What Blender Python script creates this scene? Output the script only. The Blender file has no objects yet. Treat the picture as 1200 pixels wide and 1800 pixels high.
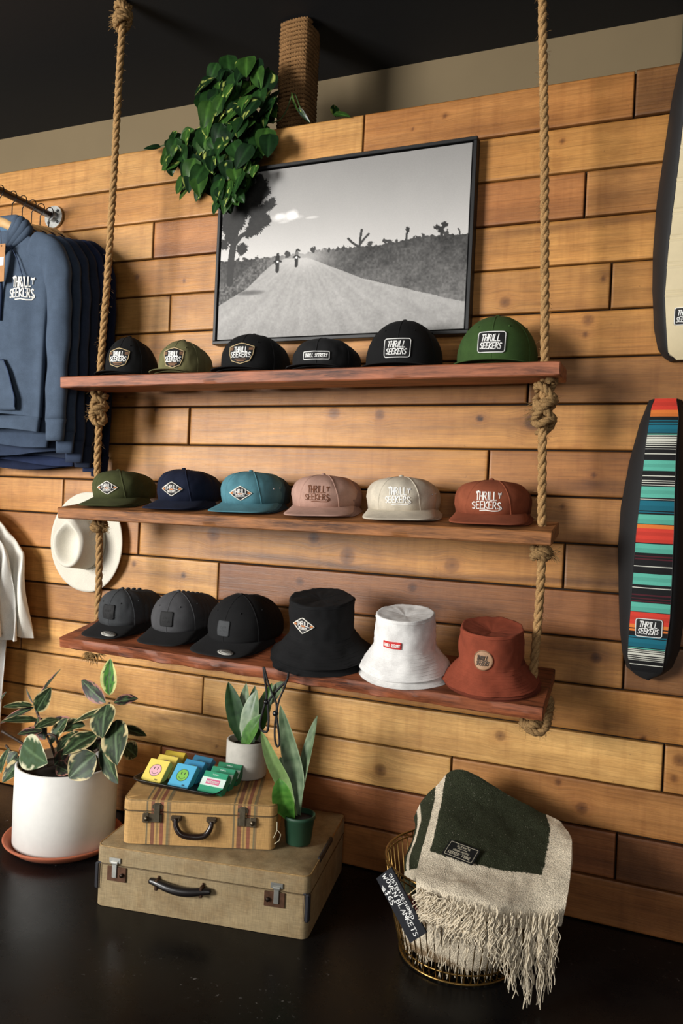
import bpy, math, random
import numpy as np
from mathutils import Vector, Matrix, noise
R = math.radians
random.seed(7); rng = np.random.default_rng(7)
sc = bpy.context.scene; col = sc.collection

# ---------------------------------------------------------------- camera, world, lights
CAM = Vector((0.0, -2.43774, 1.20084)); FPX = 1375.37
_y, _p, _r = 0.395215, 0.00750506, -0.0454564
_f = Vector((-math.sin(_y)*math.cos(_p), math.cos(_y)*math.cos(_p), -math.sin(_p)))
_a = Vector((math.cos(_y), math.sin(_y), 0)); _b = _f.cross(_a)
CR = _a*math.cos(_r) + _b*math.sin(_r); CD = -_a*math.sin(_r) + _b*math.cos(_r)
cd = bpy.data.cameras.new('camera'); cam = bpy.data.objects.new('camera', cd); col.objects.link(cam)
cd.sensor_fit = 'VERTICAL'; cd.sensor_height = 36; cd.lens = FPX/1800*36; cd.clip_start = .05
m = Matrix((CR, -CD, -_f)).transposed().to_4x4(); m.translation = CAM; cam.matrix_world = m
sc.camera = cam
def at(px, py, y):                       # the point of the plane y = const seen at a photo pixel
    v = (px-600)/FPX*CR + (py-900)/FPX*CD + _f
    return CAM + v*((y-CAM.y)/v.y)
def atz(px, py, z):
    v = (px-600)/FPX*CR + (py-900)/FPX*CD + _f
    return CAM + v*((z-CAM.z)/v.z)
sc.view_settings.view_transform = 'Standard'; sc.view_settings.look = 'None'
sc.view_settings.exposure = 0.08; sc.view_settings.gamma = 1.0; sc.view_settings.use_curve_mapping = False
w = bpy.data.worlds.new('world'); sc.world = w; w.use_nodes = True
w.node_tree.nodes['Background'].inputs[0].default_value = (.75, .82, 1, 1)
w.node_tree.nodes['Background'].inputs[1].default_value = 0.10
def area(name, loc, target, sx, sy, power, color):
    l = bpy.data.lights.new(name, 'AREA'); l.shape = 'RECTANGLE'; l.size = sx; l.size_y = sy
    l.energy = power; l.color = color
    o = bpy.data.objects.new(name, l); col.objects.link(o); o.location = loc
    o.rotation_euler = (Vector(target)-Vector(loc)).to_track_quat('-Z', 'Y').to_euler(); return o
area('window_light', (-4.1, -4.9, 1.75), (-1.0, 0, 1.0), 1.9, 1.6, 400, (1, .98, .95))
area('ceiling_light', (-3.3, -2.3, 2.9), (-1.5, 0, 1.2), .5, .5, 16, (1, .90, .76))
area('fill_light', (1.2, -5.2, 1.9), (-.9, 0, 1.1), 2.2, 1.6, 40, (1, .96, .90))  # broad weak fill added at front right, no known source there

# ---------------------------------------------------------------- helpers
def lin(c):
    if max(c) > 1.0: c = [v/255 for v in c]
    return tuple(v/12.92 if v <= .04045 else ((v+.055)/1.055)**2.4 for v in c[:3]) + (1,)
class NT:
    def __init__(s, name):
        s.m = bpy.data.materials.new(name); s.m.use_nodes = True; s.t = s.m.node_tree
        s.b = s.t.nodes['Principled BSDF']
    def n(s, typ, **kw):
        nd = s.t.nodes.new(typ)
        for k, v in kw.items():
            if k.startswith('i_'): nd.inputs[k[2:].replace('_', ' ')].default_value = v
            elif k[0] == 'j' and k[1:].isdigit(): nd.inputs[int(k[1:])].default_value = v
            else: setattr(nd, k, v)
        return nd
    def l(s, a, b): s.t.links.new(a, b)
    def coords(s, scale=(1, 1, 1)):
        tc = s.n('ShaderNodeTexCoord'); mp = s.n('ShaderNodeMapping'); mp.inputs['Scale'].default_value = scale
        s.l(tc.outputs['Object'], mp.inputs['Vector']); return mp.outputs[0]
    def noise(s, vec, scale, detail=3, rough=.6):
        nd = s.n('ShaderNodeTexNoise'); nd.inputs['Scale'].default_value = scale
        nd.inputs['Detail'].default_value = detail; nd.inputs['Roughness'].default_value = rough
        if vec is not None: s.l(vec, nd.inputs['Vector'])
        return nd.outputs['Fac']
    def ramp(s, fac, stops, interp='LINEAR'):
        nd = s.n('ShaderNodeValToRGB'); cr = nd.color_ramp; cr.interpolation = interp
        while len(cr.elements) < len(stops): cr.elements.new(.5)
        for e, (p, c) in zip(cr.elements, stops): e.position = p; e.color = c if len(c) == 4 else tuple(c)+(1,)
        s.l(fac, nd.inputs[0]); return nd.outputs[0]
    def mix(s, a, b, fac, mode='MIX'):
        nd = s.n('ShaderNodeMix', data_type='RGBA', blend_type=mode)
        for inp, v in ((6, a), (7, b), (0, fac)):
            if hasattr(v, 'default_value') or hasattr(v, 'is_output'): s.l(v, nd.inputs[inp])
            else: nd.inputs[inp].default_value = v
        return nd.outputs[2]
    def bump(s, h, strength=.3, dist=.002):
        nd = s.n('ShaderNodeBump'); nd.inputs['Strength'].default_value = strength; nd.inputs['Distance'].default_value = dist
        s.l(h, nd.inputs['Height']); s.l(nd.outputs[0], s.b.inputs['Normal'])
def g(v): return (v, v, v, 1)
_mats = {}
def cached(fn):
    def w_(*a):
        k = (fn.__name__,)+a
        if k not in _mats: _mats[k] = fn(*a)
        return _mats[k]
    return w_
@cached
def plain(rgb, rough=.6, metal=0.0, var=.12, nscale=30):
    t = NT('plain'); c = lin(rgb)
    f = t.noise(t.coords(), nscale)
    t.l(t.ramp(f, [(.25, [v*(1-var) for v in c[:3]]), (.75, [min(1, v*(1+var)) for v in c[:3]])]), t.b.inputs['Base Color'])
    t.b.inputs['Roughness'].default_value = rough; t.b.inputs['Metallic'].default_value = metal
    return t.m
@cached
def fabric(rgb, weave=900, strength=.35, var=.15, rough=.9):
    t = NT('fabric'); c = lin(rgb); vec = t.coords()
    f = t.noise(vec, weave, 2); f2 = t.noise(vec, 25, 3)
    a = t.ramp(f2, [(.3, [v*(1-var) for v in c[:3]]), (.7, [min(1, v*(1+var)) for v in c[:3]])])
    b = t.mix(a, t.ramp(f, [(.3, g(.55)), (.7, g(1))]), .6, 'MULTIPLY')
    t.l(b, t.b.inputs['Base Color']); t.b.inputs['Roughness'].default_value = rough
    t.b.inputs['Specular IOR Level'].default_value = .25
    t.bump(f, strength, .0008)
    return t.m
@cached
def vcol(attr='col', rough=.8, nscale=300, nstr=.3, bump=.2, spec=.3, dist=.001):
    t = NT('coloured_surface'); a = t.n('ShaderNodeAttribute', attribute_name=attr)
    f = t.noise(t.coords(), nscale, 3)
    t.l(t.mix(a.outputs['Color'], t.ramp(f, [(.3, g(1-nstr)), (.65, g(1))]), 1.0, 'MULTIPLY'), t.b.inputs['Base Color'])
    t.b.inputs['Roughness'].default_value = rough; t.b.inputs['Specular IOR Level'].default_value = spec
    t.bump(f, bump, dist); return t.m

class MB:
    def __init__(s): s.v = []; s.f = []; s.mi = []; s.c = []; s.cur = 0; s.cc = None
    def vert(s, p): s.v.append(tuple(p)); s.c.append(s.cc or (1, 1, 1, 1)); return len(s.v)-1
    def face(s, idx): s.f.append(tuple(idx)); s.mi.append(s.cur)
    def grid(s, rows, close_u=False, cols=None):       # rows of points
        n = len(rows[0]); b = len(s.v)
        for i, r in enumerate(rows):
            for j, p in enumerate(r):
                s.v.append(tuple(p)); s.c.append(cols[i][j] if cols else (s.cc or (1, 1, 1, 1)))
        for i in range(len(rows)-1):
            for j in range(n if close_u else n-1):
                k = (j+1) % n; s.face((b+i*n+j, b+i*n+k, b+(i+1)*n+k, b+(i+1)*n+j))
        return b
    def box(s, c, size, rot=None, bev=0.0):
        hx, hy, hz = (v/2 for v in size); c = Vector(c); M = rot or Matrix.Identity(3)
        b_ = min(bev, hx*.9, hy*.9, hz*.9)
        if b_ <= 0:
            b = len(s.v)
            for dx in (-1, 1):
                for dy in (-1, 1):
                    for dz in (-1, 1): s.vert(c + M @ Vector((dx*hx, dy*hy, dz*hz)))
            for q in ((0, 1, 3, 2), (4, 6, 7, 5), (0, 4, 5, 1), (2, 3, 7, 6), (0, 2, 6, 4), (1, 5, 7, 3)): s.face([b+i for i in q])
            return
        idx = {}
        for dx in (-1, 1):
            for dy in (-1, 1):
                for dz in (-1, 1):
                    for ax in range(3):
                        p = [dx*(hx-b_), dy*(hy-b_), dz*(hz-b_)]; p[ax] = (dx*hx, dy*hy, dz*hz)[ax]
                        idx[(dx, dy, dz, ax)] = s.vert(c + M @ Vector(p))
        def q(*k): s.face([idx[i] for i in k])
        for ax in range(3):
            o = [a for a in range(3) if a != ax]
            for sg in (-1, 1):
                ks = []
                for (u, v) in ((-1, -1), (1, -1), (1, 1), (-1, 1)):
                    d = [0, 0, 0]; d[ax] = sg; d[o[0]] = u; d[o[1]] = v; ks.append((*d, ax))
                q(*ks)
        for ax in range(3):
            o = [a for a in range(3) if a != ax]
            for u in (-1, 1):
                for v in (-1, 1):
                    ks = []
                    for (e, fc) in ((-1, o[0]), (1, o[0]), (1, o[1]), (-1, o[1])):
                        d = [0, 0, 0]; d[ax] = e; d[o[0]] = u; d[o[1]] = v; ks.append((*d, fc))
                    q(*ks)
        for dx in (-1, 1):
            for dy in (-1, 1):
                for dz in (-1, 1): q(*[(dx, dy, dz, a) for a in range(3)])
    def tube(s, pts, r, n=8, cap=True, flat=1.0):
        pts = [Vector(p) for p in pts]; L = len(pts)
        rr = r if hasattr(r, '__len__') else [r]*L
        T = [(pts[min(i+1, L-1)]-pts[max(i-1, 0)]).normalized() for i in range(L)]
        up = Vector((0, 0, 1)) if abs(T[0].z) < .9 else Vector((1, 0, 0))
        N = (up - T[0]*up.dot(T[0])).normalized(); rows = []
        for i in range(L):
            N = (N - T[i]*N.dot(T[i]))
            N = N.normalized() if N.length > 1e-6 else T[i].orthogonal().normalized()
            B = T[i].cross(N)
            rows.append([pts[i] + N*math.cos(a)*rr[i]*flat + B*math.sin(a)*rr[i] for a in [2*math.pi*k/n for k in range(n)]])
        b = s.grid(rows, True)
        if cap:
            s.face([b+k for k in range(n)][::-1]); s.face([b+(L-1)*n+k for k in range(n)])
    def lathe(s, prof, n=48, c=(0, 0, 0), fn=None):
        rows = []
        for (r, z) in prof:
            row = []
            for k in range(n):
                a = 2*math.pi*k/n; p = Vector((c[0]+r*math.cos(a), c[1]+r*math.sin(a), c[2]+z))
                row.append(fn(p, a, r, z) if fn else p)
            rows.append(row)
        s.grid(rows, True)
    def prism(s, outline, thick, fn):                  # outline 2D, fn(u,v,w)->3D ; w 0..thick
        n = len(outline); a = [s.vert(fn(u, v, 0)) for u, v in outline]; b = [s.vert(fn(u, v, thick)) for u, v in outline]
        s.face(b); s.face(a[::-1])
        for i in range(n): j = (i+1) % n; s.face((a[i], a[j], b[j], b[i]))
    def sphere(s, c, r, n=12, sq=(1, 1, 1)):
        c = Vector(c)
        rows = [[c+Vector((r*sq[0]*math.sin(p)*math.cos(a), r*sq[1]*math.sin(p)*math.sin(a), r*sq[2]*math.cos(p))) for a in [2*math.pi*k/n for k in range(n)]] for p in [math.pi*(i+.02)/(n//2+.04) for i in range(n//2+1)]]
        s.grid(rows, True)
    def ribbon(s, pts, w_, fn, off):                   # 2D stroke of width w_ mapped on a surface
        P = [Vector(p) for p in pts]; Q = [P[0]]
        for a, b in zip(P[:-1], P[1:]):
            k = max(1, int((b-a).length/(w_*2.5)))
            for i in range(1, k+1): Q.append(a.lerp(b, i/k))
        rows = []
        for i, p in enumerate(Q):
            t = (Q[min(i+1, len(Q)-1)]-Q[max(i-1, 0)]); t = t.normalized() if t.length > 0 else Vector((1, 0))
            nn = Vector((-t.y, t.x)); e = t*(w_*.35)*(1 if i == len(Q)-1 else (-1 if i == 0 else 0))
            A = p+nn*w_/2+e; B = p-nn*w_/2+e
            rows.append([fn(A.x, A.y, 0), fn(A.x, A.y, off), fn(B.x, B.y, off), fn(B.x, B.y, 0)])
        s.grid(rows)
    def build(s, name, mats, parent=None, smooth=True, color=False, loc=None, angle=None):
        me = bpy.data.meshes.new(name); me.from_pydata([tuple(v) for v in s.v], [], s.f)
        for mt in (mats if isinstance(mats, (list, tuple)) else [mats]): me.materials.append(mt)
        if len(me.materials) > 1: me.polygons.foreach_set('material_index', s.mi)
        if smooth: me.polygons.foreach_set('use_smooth', [True]*len(s.f))
        if color:
            a = me.color_attributes.new('col', 'FLOAT_COLOR', 'POINT'); a.data.foreach_set('color', np.array([c[:3]+(1,) if len(c) >= 3 else c for c in s.c], dtype=np.float32).ravel())
        me.validate()
        if smooth and angle is not None:
            me.update(); me.set_sharp_from_angle(angle=R(angle))
        o = bpy.data.objects.new(name, me); col.objects.link(o)
        if parent: o.parent = parent
        if loc is not None: o.location = loc
        return o
def thing(name, label, cat, loc=(0, 0, 0), rotz=0, group=None, M=None):
    o = bpy.data.objects.new(name, None); col.objects.link(o); o.empty_display_size = .05
    if M is not None: o.matrix_world = M
    else: o.location = loc; o.rotation_euler = (0, 0, rotz)
    return tag(o, label, cat, group)
def tag(o, label, cat, group=None):
    o['label'] = label; o['category'] = cat
    if group: o['group'] = group
    return o
def struct(o): o['kind'] = 'structure'; return o
def inv(loc): return lambda p: Vector(p)-Vector(loc)
def smoothpath(P, k=8):                                # Catmull-Rom
    P = [Vector(p) for p in P]; P = [P[0]*2-P[1]]+P+[P[-1]*2-P[-2]]; out = []
    for i in range(1, len(P)-2):
        a, b, c, d = P[i-1:i+3]
        for j in range(k):
            t = j/k; out.append(.5*((2*b)+(c-a)*t+(2*a-5*b+4*c-d)*t*t+(3*b-a-3*c+d)*t**3))
    out.append(P[-2]); return out

# stroke alphabet, unit box
A_ = {
 'A': ([(0, 0), (.35, 1), (.7, 0)], [(.15, .38), (.55, .38)]), 'B': ([(0, 0), (0, 1), (.45, .95), (.5, .7), (.35, .53), (0, .5)], [(.35, .53), (.6, .35), (.5, .05), (0, 0)]),
 'C': ([(.6, .85), (.35, 1), (.08, .75), (.05, .3), (.3, 0), (.6, .12)],), 'D': ([(0, 0), (0, 1), (.35, .95), (.62, .6), (.55, .2), (.3, 0), (0, 0)],),
 'E': ([(.55, 1), (0, 1), (0, 0), (.55, 0)], [(0, .52), (.45, .52)]), 'G': ([(.6, .85), (.3, 1), (.05, .6), (.15, .08), (.45, 0), (.6, .2), (.6, .45), (.35, .45)],),
 'H': ([(0, 0), (0, 1)], [(.58, 0), (.58, 1)], [(0, .5), (.58, .5)]), 'I': ([(.12, 0), (.12, 1)],), 'K': ([(0, 0), (0, 1)], [(.58, 1), (.02, .45), (.62, 0)]),
 'L': ([(0, 1), (0, 0), (.52, 0)],), 'M': ([(0, 0), (.05, 1), (.35, .4), (.65, 1), (.7, 0)],), 'N': ([(0, 0), (0, 1), (.6, 0), (.6, 1)],),
 'O': ([(.33, 1), (.05, .75), (.05, .25), (.33, 0), (.6, .25), (.6, .75), (.33, 1)],), 'R': ([(0, 0), (0, 1), (.4, 1), (.57, .8), (.45, .55), (0, .48)], [(.25, .5), (.6, 0)]),
 'S': ([(.57, .88), (.3, 1), (.05, .8), (.15, .58), (.45, .45), (.57, .22), (.35, 0), (.03, .1)],), 'T': ([(0, 1), (.65, 1)], [(.32, 1), (.32, 0)]),
 'U': ([(0, 1), (.03, .2), (.3, 0), (.55, .2), (.58, 1)],), 'V': ([(0, 1), (.32, 0), (.64, 1)],), 'W': ([(0, 1), (.2, 0), (.4, .7), (.6, 0), (.8, 1)],),
 '6': ([(.5, 1), (.15, .7), (.05, .25), (.3, 0), (.55, .2), (.45, .48), (.1, .4)],), '5': ([(.55, 1), (.1, 1), (.07, .58), (.4, .6), (.57, .3), (.35, 0), (.03, .08)],),
 '$': ([(.57, .85), (.3, .95), (.07, .75), (.5, .35), (.35, .05), (.03, .15)], [(.32, 1.12), (.3, -.12)]), ' ': (), '.': ([(.1, 0), (.14, .06)],)}
def text(mb, s, x0, y0, w_, h, sw, fn, off, slant=0.0, arc=0.0, jit=0.0):
    adv = []
    for ch in s: adv.append(.42 if ch == 'I' else (.5 if ch == ' ' else (1.0 if ch == 'W' else .84)))
    tot = sum(adv)-.2; k = w_/tot; x = 0
    for ch, a in zip(s, adv):
        jy = random.uniform(-jit, jit)*h
        for st in A_[ch]:
            pts = []
            for (u, v) in st:
                X = (x+u)*k; q = (X/w_-.5)*2; V = v*h+jy-arc*h*q*q
                pts.append((x0+X+slant*V, y0+V))
            mb.ribbon(pts, sw, fn, off)
        x += a
def frame_of(M):                                      # fn(u,v,w) for a flat panel with matrix M (x=u,z=v,-y=w)
    return lambda u, v, w_: M @ Vector((u, -w_, v))
FL = lambda u, v, w_: Vector((u, -w_, v))
def rrect(x0, y0, x1, y1, r, n=4):
    out = []
    for cx, cy, a0 in ((x1-r, y1-r, 0), (x0+r, y1-r, 90), (x0+r, y0+r, 180), (x1-r, y0+r, 270)):
        for i in range(n+1): a = R(a0+90*i/n); out.append((cx+r*math.cos(a), cy+r*math.sin(a)))
    return out

# ---------------------------------------------------------------- the room
PH = .14; NROW = 18
JOINT = {0: [-1.0, -.146], 1: [-2.9], 2: [-1.835, -.273], 3: [-3.0], 4: [-1.746, -.1875], 5: [-2.7, .3], 6: [-2.45, -.415], 7: [-1.639, .25], 8: [-2.8, -.5265],
         9: [-2.215, .2], 10: [-1.841, -.2835], 11: [-2.75, -1.487, .3], 12: [-2.9, -.1], 13: [-2.4, -1.106, .35], 14: [-1.53, .019], 15: [-2.6, -.6], 16: [-1.70, -.097], 17: [-2.3, -1.2, .2]}
L_, M_, O_, R_, D_, P_ = (204, 156, 98), (196, 143, 83), (198, 140, 76), (182, 128, 76), (130, 92, 56), (212, 170, 114)
TINT = {0: [L_, R_, D_], 1: [M_, M_], 2: [L_, R_, R_, M_][:3], 3: [M_, M_], 4: [L_, M_, M_], 5: [M_, M_, M_], 6: [R_, R_, (158, 112, 66)], 7: [M_, M_, R_], 8: [O_, M_, (166, 114, 66)],
        9: [M_, (182, 130, 80), D_], 10: [R_, M_, (146, 104, 62)], 11: [O_, L_, (128, 84, 52), D_], 12: [L_, M_, (120, 80, 50)], 13: [L_, L_, M_, M_], 14: [L_, P_, (190, 142, 90)],
        15: [(196, 146, 94), P_, (176, 126, 78)], 16: [M_, (150, 96, 62), (120, 78, 50)], 17: [M_, (152, 108, 66), (160, 108, 66), M_]}
TINT[2] = [L_, (182, 124, 76), (184, 132, 80)]; TINT[12] = [L_, (160, 114, 66), (128, 88, 54)]; TINT[11] = [O_, L_, (140, 92, 56), D_]
KN = [(988, 248, .006), (725, 227, .004), (240, 487, .008), (323, 493, .006), (887, 531, .013), (1033, 562, .013), (1028, 588, .006), (842, 735, .008), (938, 742, .021), (587, 726, .016), (667, 729, .013),
      (845, 737, .006), (375, 939, .02), (551, 946, .015), (610, 978, .021), (794, 994, .019), (725, 1032, .012), (527, 1022, .012), (235, 991, .009), (322, 1011, .009), (1047, 1157, .012), (879, 1293, .013),
      (668, 1354, .016), (1194, 1337, .014), (1184, 1369, .009), (1022, 1421, .014), (380, 1312, .005), (988, 890, .006), (222, 698, .006), (275, 720, .008), (980, 1375, .008), (1130, 1300, .008), (1060, 490, .006), (296, 518, .01), (1043, 835, .006)]
KN = [(at(a, b, 0), c*1.2) for a, b, c in KN]
for x, z, r_ in ((-2.7, 1.9, .012), (-2.95, .9, .013), (.3, 1.2, .014), (.4, 2.0, .012), (-2.8, 2.3, .01), (-.72, 2.47, .008)): KN.append((Vector((x, 0, z)), r_))
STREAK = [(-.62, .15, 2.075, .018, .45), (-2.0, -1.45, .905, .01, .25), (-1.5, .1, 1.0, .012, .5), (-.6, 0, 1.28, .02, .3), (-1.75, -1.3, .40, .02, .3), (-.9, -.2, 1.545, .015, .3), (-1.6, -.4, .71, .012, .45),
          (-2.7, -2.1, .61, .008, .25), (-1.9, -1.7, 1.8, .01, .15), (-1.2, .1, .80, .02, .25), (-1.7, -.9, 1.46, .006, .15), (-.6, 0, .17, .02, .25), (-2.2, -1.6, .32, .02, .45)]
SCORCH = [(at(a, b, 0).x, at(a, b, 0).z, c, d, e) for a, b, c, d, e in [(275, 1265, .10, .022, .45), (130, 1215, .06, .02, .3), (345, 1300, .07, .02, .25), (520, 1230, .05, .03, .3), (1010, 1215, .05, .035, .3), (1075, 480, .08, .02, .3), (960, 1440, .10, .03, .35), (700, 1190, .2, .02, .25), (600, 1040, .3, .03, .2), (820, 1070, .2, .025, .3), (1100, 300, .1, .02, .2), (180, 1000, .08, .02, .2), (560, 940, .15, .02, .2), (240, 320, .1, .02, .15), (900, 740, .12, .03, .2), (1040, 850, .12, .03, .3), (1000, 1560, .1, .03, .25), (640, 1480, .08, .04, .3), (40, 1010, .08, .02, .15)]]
def wood_wall():
    V = []; F = []; C = []; G = []; n0 = 0; st = .006
    for k in range(NROW):
        z1 = (NROW-k)*PH; z0 = z1-PH; xs = [-3.3]+JOINT[k]+[.75]
        for i in range(len(xs)-1):
            a, b = xs[i]+.0015, xs[i+1]-.0015; lo, hi = z0+.0016, z1-.0016
            dy = float(rng.uniform(-.002, .002)); tilt = float(rng.uniform(-.0015, .0015)); seed = float(rng.uniform(0, 50))
            tint = np.array(lin(TINT[k][min(i, len(TINT[k])-1)])[:3]); tint = tint*(1+rng.uniform(-.07, .07))
            nx = max(2, int((b-a)/st)); nz = int((hi-lo)/st)
            X = np.concatenate(([a, a+.0015], np.linspace(a+.004, b-.004, nx), [b-.0015, b])); Z = np.concatenate(([lo, lo+.0015], np.linspace(lo+.004, hi-.004, nz), [hi-.0015, hi]))
            XX, ZZ = np.meshgrid(X, Z); YY = np.full_like(XX, dy)+tilt*(ZZ-z0)/PH
            edge = np.minimum(np.minimum(XX-a, b-XX), np.minimum(ZZ-lo, hi-ZZ))
            YY = YY+np.where(edge < .0005, .012, np.where(edge < .002, .0012, 0))
            gv = ZZ.copy(); mul = np.ones_like(XX)
            # slow colour bands along the grain and stains across it
            for q in range(5):
                f_, ph, am = rng.uniform(18, 80), rng.uniform(0, 6), rng.uniform(.02, .06)
                mul += am*np.sin(f_*(ZZ+.012*np.sin(XX*rng.uniform(1.5, 4)+ph))+ph)
            for q in range(3): mul += rng.uniform(.02, .045)*np.sin(XX*rng.uniform(2, 9)+rng.uniform(0, 6))
            for q in range(int((b-a)*3)):
                x_ = rng.uniform(a, b); wd = rng.uniform(.006, .02); zt = rng.uniform(lo, hi)
                mul -= rng.uniform(.03, .12)*np.exp(-((XX-x_-.002*np.sin(ZZ*90))/wd)**2)*(1/(1+np.exp((ZZ-zt)*60)))
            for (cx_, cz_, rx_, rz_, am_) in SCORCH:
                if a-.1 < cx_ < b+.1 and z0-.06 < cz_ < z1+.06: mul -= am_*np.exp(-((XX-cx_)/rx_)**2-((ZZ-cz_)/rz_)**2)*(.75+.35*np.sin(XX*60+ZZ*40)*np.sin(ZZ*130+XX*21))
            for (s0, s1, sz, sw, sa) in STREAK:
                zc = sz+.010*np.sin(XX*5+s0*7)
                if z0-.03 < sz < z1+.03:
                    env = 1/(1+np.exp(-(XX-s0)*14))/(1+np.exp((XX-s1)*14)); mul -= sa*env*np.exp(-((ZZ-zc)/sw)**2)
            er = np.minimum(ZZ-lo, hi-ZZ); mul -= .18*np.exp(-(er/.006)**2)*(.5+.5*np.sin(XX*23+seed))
            red = np.zeros_like(XX)
            for (kp, kr) in KN:
                if z0 <= kp.z < z1 and a < kp.x < b:
                    dx = (XX-kp.x); dz = (ZZ-kp.z); d = np.sqrt((dx/1.05)**2+dz**2)
                    gv += -dz*.75*np.exp(-(d/(kr*2.2))**2)+.25*kr*np.exp(-np.abs(dx)/(kr*4))*np.sign(dz)*np.exp(-(dz/(kr*3))**2)
                    mul -= .42*np.exp(-(d/(kr*.8))**6)+.14*np.exp(-(d/(kr*2.0))**2)+.30*np.exp(-((d-kr*.9)/(kr*.20))**2)+.2*np.exp(-(d/(kr*.3))**2)
                    red += .25*np.exp(-(d/(kr*1.6))**2)
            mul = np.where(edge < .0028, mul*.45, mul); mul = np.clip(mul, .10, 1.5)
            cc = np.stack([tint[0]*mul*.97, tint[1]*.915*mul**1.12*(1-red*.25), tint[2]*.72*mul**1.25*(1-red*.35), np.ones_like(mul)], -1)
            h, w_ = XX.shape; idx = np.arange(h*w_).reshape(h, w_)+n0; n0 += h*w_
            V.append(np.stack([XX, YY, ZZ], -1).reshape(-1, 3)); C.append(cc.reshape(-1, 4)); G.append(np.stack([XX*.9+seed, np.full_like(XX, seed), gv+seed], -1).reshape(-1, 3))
            F.append(np.stack([idx[:-1, :-1], idx[:-1, 1:], idx[1:, 1:], idx[1:, :-1]], -1).reshape(-1, 4))
    V = np.concatenate(V); F = np.concatenate(F); C = np.concatenate(C); G = np.concatenate(G)
    me = bpy.data.meshes.new('wall_back'); me.vertices.add(len(V)); me.vertices.foreach_set('co', V.astype(np.float32).ravel())
    me.loops.add(F.size); me.loops.foreach_set('vertex_index', F.astype(np.int32).ravel())
    me.polygons.add(len(F)); me.polygons.foreach_set('loop_start', np.arange(0, F.size, 4, dtype=np.int32)); me.polygons.foreach_set('loop_total', np.full(len(F), 4, dtype=np.int32))
    me.update(calc_edges=True)
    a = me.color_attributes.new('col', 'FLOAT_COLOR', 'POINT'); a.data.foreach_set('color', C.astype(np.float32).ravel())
    a = me.attributes.new('grain', 'FLOAT_VECTOR', 'POINT'); a.data.foreach_set('vector', G.astype(np.float32).ravel())
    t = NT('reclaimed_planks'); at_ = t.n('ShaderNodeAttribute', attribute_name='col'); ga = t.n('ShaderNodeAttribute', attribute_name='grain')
    def gm(sx, sz):
        mp = t.n('ShaderNodeMapping'); mp.inputs['Scale'].default_value = (sx, 1, sz); t.l(ga.outputs['Vector'], mp.inputs['Vector']); return mp.outputs[0]
    f1 = t.noise(gm(3.0, 150), 1.0, 6, .68); f2 = t.noise(gm(12, 420), 1.0, 3, .6); f3 = t.noise(gm(2.2, 9), 1.0, 4, .55); f4 = t.noise(gm(70, 70), 1, 3, .7); f5 = t.noise(gm(16, 22), 1, 5, .65); f6 = t.noise(gm(34, 2.5), 1, 3, .6)
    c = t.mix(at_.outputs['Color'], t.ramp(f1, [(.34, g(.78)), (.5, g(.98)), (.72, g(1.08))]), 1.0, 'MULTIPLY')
    c = t.mix(c, t.ramp(f2, [(.35, g(.78)), (.6, g(1.05))]), .7, 'MULTIPLY')
    c = t.mix(c, t.ramp(f3, [(.3, (.80, .70, .58, 1)), (.6, g(1.05))]), .8, 'MULTIPLY')
    c = t.mix(c, t.ramp(f5, [(.3, (.80, .74, .66, 1)), (.62, g(1.08))]), .7, 'MULTIPLY'); c = t.mix(c, t.ramp(f6, [(.34, (.82, .76, .70, 1)), (.5, g(1))]), .6, 'MULTIPLY')
    c = t.mix(c, t.ramp(f4, [(.24, g(.45)), (.32, g(1))]), .7, 'MULTIPLY')
    t.l(c, t.b.inputs['Base Color']); t.b.inputs['Specular IOR Level'].default_value = .45
    rr = t.n('ShaderNodeMapRange'); t.l(f1, rr.inputs[0]); rr.inputs[3].default_value = .36; rr.inputs[4].default_value = .58; t.l(rr.outputs[0], t.b.inputs['Roughness'])
    mm = t.n('ShaderNodeMath', operation='ADD'); t.l(f1, mm.inputs[0]); t.l(f2, mm.inputs[1]); t.bump(mm.outputs[0], .35, .0012)
    me.materials.append(t.m); o = bpy.data.objects.new('wall_back', me); col.objects.link(o); return struct(o)
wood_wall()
b = MB(); b.box((-1.275, .1355, 1.2585), (4.05, .235, 2.517)); struct(b.build('wall_core', plain((30, 22, 16), .9), smooth=False)).name = 'trim_1'
b = MB(); b.box((-1.5, .54, 1.475), (7.5, .1, 2.95)); struct(b.build('wall_rear', plain((118, 102, 74), .8, 0., .05, 3), smooth=False))
t = NT('black_floor'); vec = t.coords(); f = t.noise(vec, 6, 5, .7); f2 = t.noise(vec, 55, 4, .7); fm = t.noise(vec, 3.2, 3, .6)
dust = t.ramp(f2, [(.62, g(0)), (.72, g(1))]); msk = t.ramp(fm, [(.54, g(0)), (.66, g(1))])
t.l(t.mix(t.ramp(f, [(.3, (.003, .003, .0035, 1)), (.8, (.007, .007, .007, 1))]), (.16, .15, .14, 1), t.mix(g(0), dust, msk)), t.b.inputs['Base Color'])
t.l(t.ramp(f, [(.3, g(.22)), (.7, g(.36))]), t.b.inputs['Roughness']); t.b.inputs['Specular IOR Level'].default_value = .16; t.bump(f, .06, .004)
b = MB(); b.box((-1.5, -2.7, -.05), (7.5, 6.4, .1)); struct(b.build('floor', t.m, smooth=False))
b = MB(); b.box((-1.5, -2.7, 3.0), (7.5, 6.6, .1)); struct(b.build('ceiling', plain((15, 14, 15), .8), smooth=False))

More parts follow.
